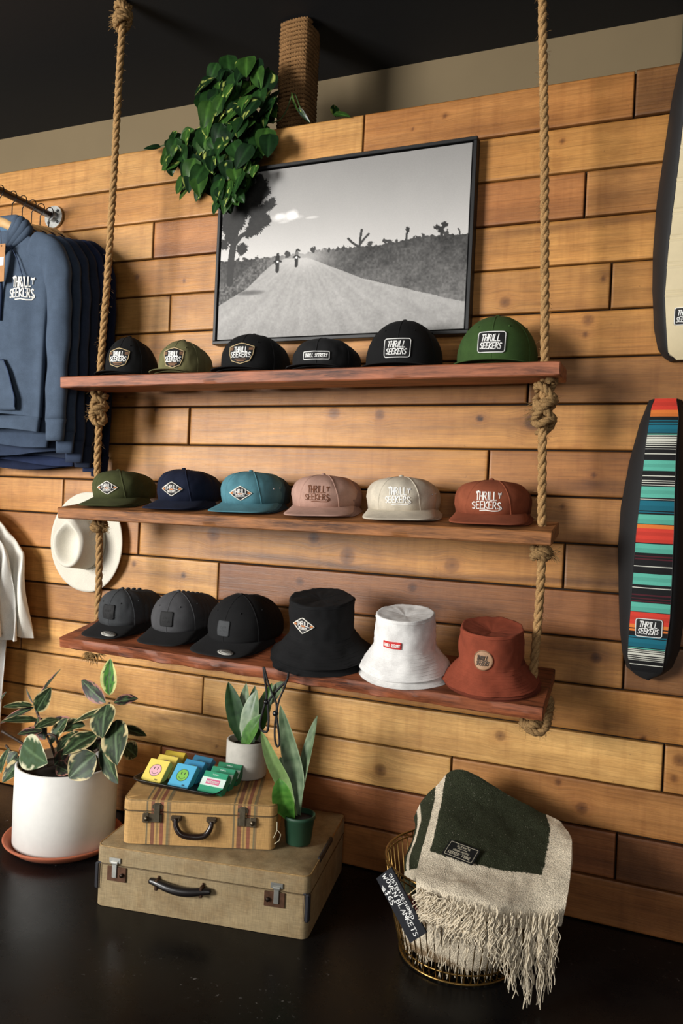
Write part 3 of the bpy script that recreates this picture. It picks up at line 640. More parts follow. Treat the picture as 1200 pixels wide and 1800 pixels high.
stack('B', (412, 1163), 3, nm('all-black cap with grey square patch and oval brim sticker', 'black cap nested behind the grey-patched black one', 3), body=(24, 24, 25), wr=.001, pk=('square', .042, .046), pc=(0, .050), pcol=SQ2, seed=15, sticker=(.040, -.166), dv=.022, u=0.581, rot=-4, rx=0.1084, ry=0.1149, h=0.131, p=2.25, slope=0, ext=0.078, bw=0.1051, **kwl)

def bucket(label, M, rb, rc, rt, hb, hc, body, seed, wob=.004, pk=None, pc=(0, 0), pcol=WB, top_dip=.008, floppy=.0, group=None):
    t_ = thing('bucket_hat', label, 'hat', M=M, group='bucket hats on the lowest shelf'); n = 72
    def S(th, q, off=0.0):
        # q 0..1 brim, 1..2 crown wall, 2..3 top
        if q < 1: r = rb+(rc-rb)*q; z = hb*(q**1.15)
        elif q < 2: r = rc+(rt-rc)*(q-1); z = hb+(hc)*(q-1)
        else:
            e = (q-2); r = rt*math.cos(e*math.pi/2)**.45 if e < 1 else 0; z = hb+hc+.006*math.sin(min(e, .35)/.35*math.pi/2)-top_dip*max(0, e-.2)
        w_ = wob*(noise.noise(Vector((math.cos(th)*2+seed, math.sin(th)*2, q*1.7)))*(1.6 if q < 1 else 1)+.5*noise.noise(Vector((math.cos(th)*6+seed, math.sin(th)*6, q*5))))
        if q < 1: z += (1-q)*floppy*math.sin(th*3+seed)
        s_, c_ = math.sin(th), math.cos(th)
        return Vector(((r+off+w_)*s_, -(r+off+w_)*c_*1.05, max(z+(w_*.6 if q > 1.9 else 0), 0)))
    b = MB(); qs = [i/12 for i in range(12)]+[1]+[1+i/10 for i in range(1, 11)]+[2+i/9 for i in range(1, 10)]
    b.grid([[S(2*math.pi*k/n, q) for k in range(n)] for q in qs if q < 3]+[[Vector((0, 0, hb+hc-top_dip*.8))]*n], True)
    for q in (.99, 1.97):
        b.grid([[S(2*math.pi*k/n, q-.02, 0) for k in range(n)], [S(2*math.pi*k/n, q, .0018) for k in range(n)], [S(2*math.pi*k/n, q+.02, 0) for k in range(n)]], True)
    for q in [.12, .24, .36, .48, .6, .72, .84]:        # stitched rings of the brim
        b.grid([[S(2*math.pi*k/n, q-.012, .0001) for k in range(n)], [S(2*math.pi*k/n, q, .0009) for k in range(n)], [S(2*math.pi*k/n, q+.012, .0001) for k in range(n)]], True)
    mt = fabric(body, 900)
    b.build('hat_body', mt, t_)
    b = MB(); b.grid([[S(2*math.pi*k/n, 0)-Vector((0, 0, .0004)) for k in range(n)]]+[[S(2*math.pi*k/n, q, -.003)-Vector((0, 0, .0006)) for k in range(n)] for q in (.03, .5, 1, 1.5)], True); b.build('lining', mt, t_)
    if pk:
        kind, w_, hh = pk; b = MB()
        def F(u, z, off): q = 1+(z-hb)/hc; r = rc+(rt-rc)*(q-1); return S(u/r, q, off)
        patch(b, F, kind, pc[0], pc[1], w_, hh, .0025); put_patch(b, [plain(c, .7) for c in pcol], t_)
    return t_
q = uof('B', 540, 1178)
bucket('black boonie hat lying under the diamond-patched one, its lower brim showing', on('B', q.x+.004, .146, 0, 0), .163, .094, .090, .050, .070, (22, 22, 23), 21, .006)
bucket('wide-brimmed black boonie hat with diamond patch and hanging chin cords', on('B', q.x, .138, 4, .022), .158, .098, .098, .058, .105, (22, 22, 23), 22, .006, ('diamond', .080, .048), (-.026, .108), DI, .004, .006)
BO = on('B', q.x, .138)
q = uof('B', 687, 1208)
bucket('white bucket hat underneath the red-labelled one, only its brim showing', on('B', q.x+.006, .132, 0, 0), .142, .086, .080, .056, .060, (226, 224, 220), 23, .003)
bucket('white bucket hat with small red label on the lowest shelf', on('B', q.x, .128, 4, .018), .134, .090, .084, .064, .088, (238, 236, 232), 24, .004, ('redbox', .056, .019), (-.018, .088), ((200, 40, 36), (200, 40, 36), (245, 235, 230), (200, 40, 36)), .006)
q = uof('B', 850, 1222)
bucket('lowest rust bucket hat of the stack by the right rope', on('B', q.x+.006, .134, 0, 0), .134, .086, .080, .048, .060, (108, 50, 34), 25, .003)
bucket('middle rust bucket hat of the stack by the right rope', on('B', q.x+.003, .131, 0, .006), .135, .087, .082, .050, .060, (116, 54, 36), 26, .003)
bucket('rust bucket hat with round tan leather patch, topmost by the right rope', on('B', q.x, .128, 5, .013), .134, .090, .088, .054, .092, (142, 68, 46), 27, .005, ('round', .054, .054), (-.014, .084), ((176, 138, 106), (130, 92, 64), (80, 66, 54), (80, 66, 54)), .014)
# chin cords
t_ = [o for o in bpy.data.objects if o.get('label', '').startswith('wide-brimmed black boonie')][0]
Mi = (BO.inverted()); ti = on('B', uof('B', 540, 1178).x, .138, 4, .022).inverted()
def W(px, py, y): return ti @ at(px, py, y)
YC = -.425
b = MB()
def strap(pts, y=YC, r_=.0022): b.tube([W(px, py, y) for px, py in pts], r_, 6)
def cs(pts, k=6): 
    return [(p.x, p.y) for p in smoothpath([Vector((a, c, 0)) for a, c in pts], k)]
strap(cs([(463, 1172), (465, 1190), (468, 1212), (468, 1228), (462, 1250), (457, 1270), (458, 1281), (464, 1286), (470, 1284), (472, 1262), (471, 1238), (476, 1226), (492, 1208), (504, 1196), (507, 1182)]), YC, .0038)
strap(cs([(464, 1172), (470, 1196), (478, 1218), (485, 1235), (486, 1250), (483, 1275), (483, 1300), (487, 1312), (491, 1306), (489, 1282), (486, 1256), (490, 1232), (499, 1210), (506, 1190)]), YC-.008, .0032)
b.build('chin_cord', plain((14, 14, 15), .7), t_)
for bq in ((484, 1254, YC-.006), (468, 1234, YC)): b = MB(); b.sphere(W(*bq), .009, 12); b.build('cord_bead', plain((12, 12, 13), .25), t_)

# white felt hat hanging on the wall
HX = at(146, 953, -.05); t_ = thing('felt_hat', 'white wide-brimmed felt hat hanging on the plank wall behind the left rope', 'hat', (HX.x, -.012, HX.z))
b = MB(); n = 72; A0, B0 = .172, .193
def brimS(a, s_, o_=0):
    ra = .085+(A0-.085)*s_; rb_ = .105+(B0-.105)*s_; return Vector((ra*math.cos(a), -.012-.010*s_*math.sin(a)**2*0-.012*s_**2*abs(math.cos(a))-o_, rb_*math.sin(a)))
b.grid([[brimS(2*math.pi*k/n, s_) for k in range(n)] for s_ in [i/10 for i in range(11)]]+[[brimS(2*math.pi*k/n, 1, -.003) for k in range(n)]]+[[brimS(2*math.pi*k/n, s_, -.0035) for k in range(n)] for s_ in [1-i/10 for i in range(11)]], True)
felt = fabric((226, 220, 204), 700, .15, .03); b.build('brim', felt, t_)
b = MB(); rows = []
for j in range(25):
    s_ = j/24; row = []
    for k in range(n):
        a = 2*math.pi*k/n
        if s_ < .55: q = s_/.55; ra = .085-.013*q; rb_ = .105-.012*q; y = -.012-.105*q**.9
        else: q = (s_-.55)/.45; ra = .072*(1-q**1.6); rb_ = .093*(1-q**1.6); y = -.117-.010*math.sin(min(1, q*2.2)*math.pi/2)+.004*q
        x, z = ra*math.cos(a), rb_*math.sin(a)
        if s_ >= .3:                                      # teardrop dent and front pinches
            e = min(1, (s_-.3)/.3); dn = math.exp(-((x/.045)**2+((z+.008)/.062)**2)**2)
            rim = (x/.052)**2+((z+.006)/.070)**2
            y += .042*e*dn
            pin = math.exp(-((z-.075)/.030)**2)*e; x *= 1-.38*pin
            y -= .006*e*math.exp(-((rim-1.25)/.4)**2)
        row.append(Vector((x, y, z)))
    rows.append(row)
b.grid(rows, True); b.build('crown', felt, t_)
b = MB(); b.grid([[Vector((r_*math.cos(2*math.pi*k/n)*.0857, y, r_*math.sin(2*math.pi*k/n)*.1057)) for k in range(n)] for y, r_ in ((-.013, 1.01), (-.013, 1.02), (-.027, 1.0), (-.027, .985))], True); b.build('hat_band', fabric((196, 188, 168), 700), t_)

# ---------------------------------------------------------------- framed photograph
def picture():
    Wd, Hd = .930, .615; X0, Z0 = -1.5295, 1.757; t_ = thing('framed_picture', 'large black-framed monochrome photograph of riders on a desert road', 'picture', (X0+Wd/2, 0, Z0))
    b = MB(); fw = .012; dp = .042
    for (c, s_) in (((0, -dp/2, fw/2), (Wd, dp, fw)), ((0, -dp/2, Hd-fw/2), (Wd, dp, fw)), ((-Wd/2+fw/2, -dp/2, Hd/2), (fw, dp, Hd-2*fw)), ((Wd/2-fw/2, -dp/2, Hd/2), (fw, dp, Hd-2*fw))): b.box(c, s_, None, .0015)
    b.build('frame', plain((11, 11, 12), .5), t_, False)
    b = MB(); b.box((0, -.012, Hd/2), (Wd-2*fw, .02, Hd-2*fw)); b.build('backing', plain((15, 15, 15), .8), t_, False)
    nx, ny = 500, 330; U, Vv = np.meshgrid(np.linspace(0, 1, nx), np.linspace(0, 1, ny)); asp = (Wd-2*fw-.01)/(Hd-2*fw-.01); X = U*asp
    def uv(cx, cy):                                       # measured points of the print -> u,v(top down)
        u = (cx-65)/1065; u = (cx-(65-22*.5))/1065; tp = 205-137*u; bt = 912-44*u; return u, (cy-tp)/(bt-tp)
    nz = lambda s_, o_=4, sd=0: sum((.5**i)*_vn(X*s_*2**i+sd*7.3+i*3, Vv*s_*2**i+sd*3.1) for i in range(o_))/2
    def _vn(x, y):
        xi = np.floor(x).astype(int); yi = np.floor(y).astype(int); fx = x-xi; fy = y-yi; fx = fx*fx*(3-2*fx); fy = fy*fy*(3-2*fy)
        h = lambda a, c: ((np.sin(a*127.1+c*311.7)*43758.5453) % 1.0)
        return (h(xi, yi)*(1-fx)+h(xi+1, yi)*fx)*(1-fy)+(h(xi, yi+1)*(1-fx)+h(xi+1, yi+1)*fx)*fy
    n1 = nz(18, 4, 1); n2 = nz(90, 2, 2); n3 = nz(6, 3, 3)
    img = .58+.22*np.clip(Vv/.5, 0, 1)**1.2-.04*U+.03*n3      # sky tones of the print (sRGB)
    # cloud
    for (cx, cy, rx_, ry_, a) in ((355, 378, 70, 22, .16), (385, 368, 35, 22, .16), (330, 376, 30, 14, .1), (475, 381, 34, 7, .12), (345, 402, 30, 6, .1), (410, 378, 30, 12, .1)):
        u, v = uv(cx, cy); d = ((U-u)*1065/rx_)**2+((Vv-v)*715/ry_)**2+1.2*(n1-.45); img += a*np.clip(1.1-d, 0, 1)
    img = np.clip(img, 0, .93)
    def interp(pts): 
        q = [uv(*p) for p in pts]; return np.interp(U, [a for a, _ in q], [c for _, c in q])
    hor = interp([(55, 575), (150, 572), (220, 562), (300, 556), (380, 545), (460, 540), (520, 525), (600, 520), (680, 512), (760, 508), (850, 492), (940, 472), (1040, 466), (1130, 465)])
    hor = hor+.012*(n2-.5)*2-.006*np.abs(n1)
    gnd = Vv > hor
    g_ = .20+.26*(n2-.3)+.20*(n1-.4)+.20*np.clip((Vv-hor)/.35, 0, 1)
    haze = np.exp(-((U-.36)/.13)**2)*np.exp(-((Vv-.54)/.07)**2); img = np.where(gnd, g_, img)
    redge = np.interp(U, [uv(470, 560)[0], uv(560, 590)[0], uv(700, 645)[0], uv(900, 700)[0], uv(1105, 750)[0]], [uv(470, 558)[1], uv(560, 592)[1], uv(700, 645)[1], uv(900, 697)[1], uv(1105, 750)[1]])
    ledge = np.interp(U, [0, uv(180, 695)[0], uv(250, 630)[0], uv(300, 585)[0], uv(360, 560)[0], uv(460, 556)[0]], [uv(60, 765)[1], uv(180, 695)[1], uv(250, 630)[1], uv(300, 585)[1], uv(360, 560)[1], uv(460, 556)[1]])
    edge = np.where(U < uv(460, 0)[0], ledge, redge); road = Vv > edge+.008*(n1-.5)
    fan = np.arctan2(U-.37, Vv-.52+.02); rt = .66+.10*np.sin(fan*26+n1*3)*.12+.05*np.sin(fan*61+n1*4)*.2+.10*(n2-.5)+.06*(n1-.5)-.06*np.clip((Vv-.85)/.15, 0, 1)
    img = np.where(road, rt, img)
    bank = (U < uv(300, 0)[0]) & gnd & ~road & (Vv > ledge-.12); img = np.where(bank, img*.5+.42*n2+.02, img)
    img = img*(1-.8*haze)+.80*.8*haze
    u, v = uv(205, 708); img -= .30*np.clip(1-((U-u)/.075)**2-((Vv-v)/.020)**2+.6*(n2-.5), 0, 1)*(road | gnd)
    def seg(pts, wd, val, rag=.0):
        nonlocal img
        for (a, c) in zip(pts[:-1], pts[1:]):
            (ua, va), (uc, vc) = uv(*a), uv(*c); xa, ya, xc, yc = ua*asp, va, uc*asp, vc; dx, dy = xc-xa, yc-ya; L2 = dx*dx+dy*dy+1e-9
            t = np.clip(((X-xa)*dx+(Vv-ya)*dy)/L2, 0, 1); d = np.hypot(X-xa-t*dx, Vv-ya-t*dy)+rag*(n2-.5)
            img = np.where(d < wd, val+.05*(n2-.5), img)
    def blob(cx, cy, r_, val=.17, rag=.03):
        nonlocal img
        u, v = uv(cx, cy); d = np.hypot((X-u*asp), (Vv-v)); an = np.arctan2(Vv-v, X-u*asp); d = d*(1+.10*np.sin(an*23+cx))+rag*(n2-.5)
        img = np.where(d < r_, val+.06*(n2-.5), img)
    seg([(103, 665), (106, 560), (115, 480), (125, 420)], .023, .2); seg([(118, 500), (150, 460), (195, 440), (240, 400)], .014, .19); seg([(120, 450), (150, 380), (190, 310), (215, 240)], .020, .18)
    seg([(190, 420), (230, 370), (280, 325)], .013, .18); seg([(118, 440), (85, 420), (70, 380)], .015, .18); seg([(150, 400), (120, 340), (100, 280)], .018, .18)
    for (cx, cy, r_) in ((225, 215, .020), (238, 238, .026), (250, 272, .028), (215, 262, .030), (205, 300, .032), (175, 330, .034), (286, 318, .022), (270, 330, .024), (240, 352, .026), (262, 395, .026), (246, 385, .026), (222, 425, .030), (190, 445, .026), (120, 405, .045), (92, 430, .038), (80, 400, .034), (155, 518, .026), (70, 498, .022), (140, 360, .040), (105, 340, .034), (160, 300, .034), (185, 260, .030), (95, 465, .03), (175, 225, .03), (140, 250, .03), (110, 290, .03), (200, 400, .022), (230, 412, .028), (90, 370, .04), (75, 330, .03), (150, 330, .034), (130, 390, .04), (200, 350, .03), (190, 290, .034), (215, 310, .028)): blob(cx, cy, r_*1.28)
    seg([(686, 512), (688, 475), (692, 438)], .0075, .22); seg([(688, 500), (705, 475), (722, 456)], .007, .22); seg([(684, 512), (655, 492), (636, 474)], .0065, .22)
    seg([(877, 490), (880, 455), (882, 436)], .0065, .22); blob(881, 440, .011); seg([(1018, 468), (1016, 445)], .009, .2); blob(1000, 430, .014); blob(1026, 420, .016); blob(1014, 440, .016); seg([(1088, 465), (1086, 445), (1080, 437)], .004, .2)
    for (cx, cy, r_) in ((790, 488, .011), (811, 490, .009), (730, 500, .012), (838, 490, .008), (615, 515, .009), (590, 520, .009), (370, 540, .014), (487, 520, .012), (945, 470, .009), (905, 480, .01), (555, 522, .006), (1035, 455, .01), (925, 476, .008), (230, 556, .01), (165, 560, .008), (138, 566, .008)): blob(cx, cy, r_, .25)
    for (cx, cy, k) in ((326, 575, 1.0), (412, 556, .92)):
        s_ = k
        seg([(cx, cy-22*s_), (cx, cy+10*s_)], .014*s_, .13 if cx < 400 else .45); blob(cx, cy-34*s_, .0085*s_, .12, 0); seg([(cx-16*s_, cy-2), (cx, cy-10*s_), (cx+16*s_, cy-2)], .006*s_, .15)
        seg([(cx, cy+5*s_), (cx, cy+38*s_)], .011*s_, .14); 
        u, v = uv(cx, cy-2); d = np.hypot(X-u*asp, Vv-v); img = np.where(d < .007*s_, .95, img)
        if cx > 400: seg([(cx+4, cy-36), (cx+12, cy-30)], .006, .2)
    img = np.clip(img+.02*(rng.random(img.shape)-.5), .05, .97)
    l_ = np.where(img <= .04045, img/12.92, ((img+.055)/1.055)**2.4); C = np.stack([l_*1.03, l_, l_*.96, np.ones_like(l_)], -1)
    w2, h2 = Wd-2*fw-.010, Hd-2*fw-.010; co = np.stack([(U-.5)*w2, np.full_like(U, -.036), Hd/2+(.5-Vv)*h2], -1).reshape(-1, 3)
    idx = np.arange(nx*ny).reshape(ny, nx); F = np.stack([idx[:-1, :-1], idx[1:, :-1], idx[1:, 1:], idx[:-1, 1:]], -1).reshape(-1, 4)
    me = bpy.data.meshes.new('print'); me.vertices.add(len(co)); me.vertices.foreach_set('co', co.astype(np.float32).ravel()); me.loops.add(F.size); me.loops.foreach_set('vertex_index', F.astype(np.int32).ravel())
    me.polygons.add(len(F)); me.polygons.foreach_set('loop_start', np.arange(0, F.size, 4, dtype=np.int32)); me.polygons.foreach_set('loop_total', np.full(len(F), 4, dtype=np.int32)); me.update(calc_edges=True)
    a = me.color_attributes.new('col', 'FLOAT_COLOR', 'POINT'); a.data.foreach_set('color', C.astype(np.float32).ravel())
    me.materials.append(vcol('col', .55, 900, .06, .05)); o = bpy.data.objects.new('print', me); col.objects.link(o); o.parent = t_
    b = MB(); b.box((0, -.029, Hd/2), (w2, .0135, h2)); b.build('canvas', plain((120, 120, 120), .8), t_, False)
picture()

# ---------------------------------------------------------------- garments on rails
def garment(b, w_, top, bot, d, neck, seed, slope, rip=.006, folds=9, nu=56, nv=34, taper=.0, hemw=1.0, shoulder=.05):
    rows = []
    for j in range(nv+1):
        q = j/nv; z = top+(bot-top)*q; sh = top-slope
        if z > sh: e = (top-z)/slope; hw = neck+(w_-neck)*min(1, e)**.75
        else: hw = w_*(1+(hemw-1)*(sh-z)/(sh-bot))
        dd = d*(.45+.55*min(1, q*3))
        row = []
        for i in range(nu):
            a = 2*math.pi*i/nu; c_, s_ = math.cos(a), math.sin(a)
            x = hw*math.copysign(abs(c_)**.8, c_); rp = rip*min(1, q*2)*(math.sin(x*folds*6+seed+q*1.5)+.6*math.sin(x*folds*13+seed*2-q*2)+2*noise.noise(Vector((x*4, seed, z*3))))
            y = dd*math.copysign(abs(s_)**.7, s_)+rp*(1 if s_ < 0 else .5)
            row.append(Vector((x, y, z+.012*q*math.sin(x*9+seed))))
        rows.append(row)
    b.grid(rows, True); return rows
def hanger(label, loc, hook_up, halfw=.165, drop=.088):
    t_ = thing('coat_hanger', label, 'hanger', loc, group='wooden coat hangers')
    b = MB(); rows = []
    for s_ in (-1, 1):
        b.tube([(0, 0, 0), (s_*.03, 0, -.008), (s_*.07, 0, -.028), (s_*.12, 0, -.056), (s_*halfw, 0, -drop)], [.012, .012, .011, .010, .008], 10, True, 1.5)
    b.build('arms', plain((196, 158, 108), .5), t_)
    b = MB(); h = hook_up; r_ = .020
    pts = [(0, 0, .0), (0, 0, h-r_*2.2), (.012, 0, h-r_*1.6)]+[(r_*math.cos(a), 0, h-r_+r_*math.sin(a)+.004) for a in [R(-35+i*22) for i in range(11)]]
    b.tube(pts, .0019, 6); b.build('hook', plain((28, 26, 25), .4, .6), t_)
    return t_
RX, RZ = -2.315, 2.302
t_ = thing('clothes_rail', 'dark pipe rail fixed to the wall with a round flange, carrying the hoodies', 'rail', (RX, 0, RZ))
b = MB(); b.tube([(0, -.012, 0), (0, -1.1, 0)], .0135, 16); b.build('pipe', plain((70, 52, 38), .38, .7), t_)
b = MB(); b.tube([(0, -.003, 0), (0, -.011, 0)], .044, 32); b.tube([(0, -.011, 0), (0, -.030, 0)], .021, 20); b.build('flange', plain((176, 178, 176), .35, .85, .3, 60), t_, True, angle=35)
for a in (45, 135, 225, 315): b = MB(); b.sphere((.031*math.cos(R(a)), -.012, .031*math.sin(R(a))), .0062, 10, (1, .5, 1)); b.build('screw', plain((30, 30, 30), .4, .5), t_)
HC = [(74, 88, 106), (60, 73, 92), (46, 57, 78), (36, 44, 62), (34, 45, 74), (24, 33, 58)]  # front to back; shadow on the middle hoodies is put into their colours
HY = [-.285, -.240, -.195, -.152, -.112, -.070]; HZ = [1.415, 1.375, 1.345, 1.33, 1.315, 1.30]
HW = ['slate blue hoodie with white chest lettering, nearest on the rail', 'blue hoodie directly behind the lettered one', 'blue hoodie third back on the rail', 'navy hoodie fourth back on the rail, with shade in its colour', 'navy hoodie second from the wall on the rail', 'darkest navy hoodie nearest the plank wall']
for i in range(6):
    zt = 2.165+.008*i; y0 = HY[i]; bot = HZ[i]; cx = RX+.004*i; dth = .030 if i == 0 else .019
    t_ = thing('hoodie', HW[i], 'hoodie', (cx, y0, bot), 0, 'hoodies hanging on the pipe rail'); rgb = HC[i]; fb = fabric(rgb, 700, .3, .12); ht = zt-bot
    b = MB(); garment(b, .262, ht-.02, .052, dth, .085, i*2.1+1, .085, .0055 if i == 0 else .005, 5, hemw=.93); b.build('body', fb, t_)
    b = MB(); garment(b, .240, .058, 0, dth*.9, .240, i*2.1+1, .001, .003, 5, nv=6, hemw=.97)
    b.build('hem_band', fb, t_)
    for s_ in (1, -1):
        b = MB(); zs = ht-.105; pts = [(s_*.180, 0, zs+.028), (s_*.245, 0, zs-.002), (s_*.286, .0, zs-.065), (s_*.305, .0, zs-.17), (s_*.308, 0, zs-.30), (s_*.310, 0, zs-.45), (s_*.312, 0, .045)]
        pts = smoothpath(pts, 7); n_ = len(pts); rr = [.046+.015*math.sin(min(1, k/n_*3)*1.57)-.020*(k/n_)+.002*math.sin(k*.9+i) for k in range(n_)]
        b.tube(pts, rr, 20, True, 1.0)
        fl = dth*1.15/.06; b.v = [(v[0], v[1]*fl+.009*noise.noise(Vector((v[0]*14, i, v[2]*7))), v[2]) for v in b.v]; b.build('sleeve', fb, t_)
        b = MB(); b.tube([(s_*.312, 0, .046), (s_*.312, 0, .03), (s_*.312, 0, -.012), (s_*.312, 0, -.030)], [.044, .040, .038, .036], 20, True); b.v = [(v[0], v[1]*fl, v[2]) for v in b.v]; b.build('cuff', fb, t_)
    if i == 0:
        b = MB()
        for kx, rd, yy, zz, dv_ in ((1.12, .017, .0, -.012, .075), (1.0, .019, -.006, .004, .095), (.86, .017, -.014, .016, .115), (.72, .014, -.018, .022, .130)):
            loop = [(.03+.098*kx*math.sin(a)*(1-.55*max(0, math.cos(a))**3), -.034*math.cos(a)+yy, ht-.012-dv_*max(0, math.cos(a))**1.2+.020*max(0, -math.cos(a))+zz) for a in [2*math.pi*k/48 for k in range(49)]]
            b.tube(loop, [rd*(.8+.3*abs(math.sin(2*math.pi*k/96+.3))) for k in range(49)], 12, False)
        b.v = [(v[0]*1.05, v[1]*.8, v[2]) for v in b.v]; b.build('hood', fb, t_)
        b = MB(); b.sphere((0, .012, ht-.035), .075, 20, (1, .2, .6)); b.build('hood_lining', fabric((84, 116, 146), 600), t_)
        def bodyY(u, v):
            q = (ht-.02-v)/(ht-.072); c_ = min(1, abs(u)/.262)**1.25; y = -dth*max(.05, 1-c_*c_)**.35
            return y+.0055*min(1, q*2)*(math.sin(u*30+1+q*1.5)+.6*math.sin(u*65+2-q*2)+2*noise.noise(Vector((u*4, 1.0, v*3))))
        bodyF = lambda u, v, o_: Vector((u, -dth-.007-o_+.012*max(0, (v-(ht-.2))/.2), v))
        b = MB(); pk_ = [(-.16, .075), (.16, .075), (.165, .11), (.125, .215), (.095, .255), (-.095, .255), (-.125, .215), (-.165, .11)]
        nn = 14; rows = []
        for k in range(nn+1):
            z = .075+.18*k/nn; hw = np.interp(z, [.075, .11, .215, .255], [.16, .163, .122, .10]); rows.append([Vector((hw*(-1+2*m_/20), -dth-.009-.003*math.sin(m_/20*math.pi), z)) for m_ in range(21)])
        b.grid([[p+Vector((0, .012, 0)) for p in rows[0]]]+rows+[[p+Vector((0, .012, 0)) for p in rows[-1]]]); b.build('pocket', fb, t_)
        b = MB()
        for s_ in (-1, 1): b.ribbon([(s_*.160, .085), (s_*.158, .12), (s_*.122, .215), (s_*.098, .255)], .004, lambda u, v, o_: Vector((u, -dth-.011-o_, v)), .002)
        b.ribbon([(-.098, .255), (.098, .255)], .003, lambda u, v, o_: Vector((u, -dth-.011-o_, v)), .002)
        for s_ in (-1, 1): b.ribbon([(s_*.10, ht-.085), (s_*.14, ht-.14), (s_*.168, ht-.20), (s_*.185, ht-.27)], .0025, bodyF, .003)
        b.build('seams', fabric((58, 72, 98)), t_)
        for s_, ln in ((-1, .29), (1, .26)):
            b = MB(); x_ = s_*.030+.045; b.tube([(x_, -dth-.028, ht-.095), (x_+s_*.004, -dth-.024, ht-.16), (x_+s_*.004, -dth-.014, ht-.25), (x_+s_*.002, -dth-.014, ht-.095-ln)], .0052, 8); b.build('drawstring', fabric((40, 52, 76)), t_)
        b = MB(); logo_text(b, lambda u, v, o_: Vector((u, bodyY(u, v)-.0008-o_, v)), .162, ht-.240, .100, .092, .0012); b.build('chest_print', plain((226, 224, 216), .7), t_)
        b = MB(); b.box((.088, -dth-.030, ht-.155), (.036, .002, .135)); b.cur = 1; b.box((.089, -dth-.0315, ht-.150), (.026, .001, .030)); b.box((.089, -dth-.0322, ht-.158), (.020, .0008, .004))
        b.cur = 2; b.tube([(.088, -dth-.031, ht-.088), (.086, -dth-.034, ht-.05), (.07, -dth-.03, ht-.02)], .0008, 4); b.sphere((.088, -dth-.031, ht-.095), .003, 8)
        b.build('price_tag', [plain((172, 124, 78), .8), plain((225, 225, 225), .6), plain((70, 50, 40), .8)], t_, False)
    else:
        b = MB(); loop = [(.085*math.sin(a), -.012*math.cos(a), ht-.03-.030*math.cos(a)) for a in [2*math.pi*k/24 for k in range(25)]]; b.tube(loop, .016, 8, False); b.v = [(v[0], v[1]*.8, v[2]) for v in b.v]; b.build('hood', fb, t_)
    hanger('wooden hanger with dark hook holding the '+['lettered slate blue hoodie', 'second hoodie from the front', 'third hoodie from the front', 'fourth hoodie from the front', 'hoodie second from the wall', 'hoodie nearest the wall'][i], (cx+.0, y0+.004+.012*(i > 0), zt+.022), RZ-zt-.022+.0155)
SX, SZ = -2.62, 1.165
t_ = thing('clothes_rail', 'lower pipe rail at the left edge carrying the cream shirts', 'rail', (SX, 0, SZ)); b = MB(); b.tube([(0, -.012, 0), (0, -.9, 0)], .0135, 16); b.build('pipe', plain((70, 52, 38), .38, .7), t_)
b = MB(); b.tube([(0, -.003, 0), (0, -.011, 0)], .044, 32); b.build('flange', plain((176, 178, 176), .35, .85), t_)
SWL = ['cream shirt nearest the plank wall below the hoodies', 'ivory shirt second from the wall below the hoodies', 'cream shirt third from the wall, with deep folds', 'beige shirt fourth from the wall', 'ivory shirt fifth from the wall', 'white shirt sixth from the wall at the frame edge']
for i in range(6):
    y0 = -.075-.052*i; zt = 1.115; bot = .630+.012*(i % 3)-.006*i; t_ = thing('shirt', SWL[i], 'shirt', (SX-.026*i, y0, bot), 0, 'cream shirts on the lower rail'); ht = zt-bot
    rgb = [(250, 246, 234), (250, 248, 240), (244, 236, 220), (234, 222, 200), (250, 246, 236), (252, 250, 244)][i]
    b = MB(); garment(b, .290, ht, 0, .022, .09, i*1.7, .16, .012, 9, hemw=1.22, nu=90); b.build('body', fabric(rgb, 700, .2, .05), t_)
    b = MB(); b.grid([[Vector((x, -.024-.004*math.sin(x*60+i), z)) for x in np.linspace(-.3, .3, 30)] for z in (.012, .018)]); b.build('hem_seam', fabric((206, 196, 176)), t_)
    hanger('wooden hanger inside the '+['cream shirt nearest the wall', 'second cream shirt from the wall', 'third cream shirt from the wall', 'beige shirt', 'fifth cream shirt from the wall', 'white shirt at the frame edge'][i], (SX-.026*i, y0, zt+.012), SZ-zt-.012+.0155, .2, .13)
for i, lab in enumerate(('long pale garment hanging below the cream shirts, nearest the wall', 'long white garment hanging below the cream shirts, nearer the frame edge')):
    y0 = -.10-.10*i; t_ = thing('long_garment', lab, 'garment', (SX-.03*i, y0, .215)); b = MB(); garment(b, .24-.02*i, .76, 0, .020, .09, i*3+2, .16, .010, 8, hemw=.92); b.build('body', fabric((244, 243, 238), 700, .2, .05), t_)
    b = MB(); b.grid([[Vector((x, -.024, z)) for x in np.linspace(-.2, .2, 20)] for z in (.012, .018)]); b.build('hem_seam', fabric((200, 198, 190)), t_)

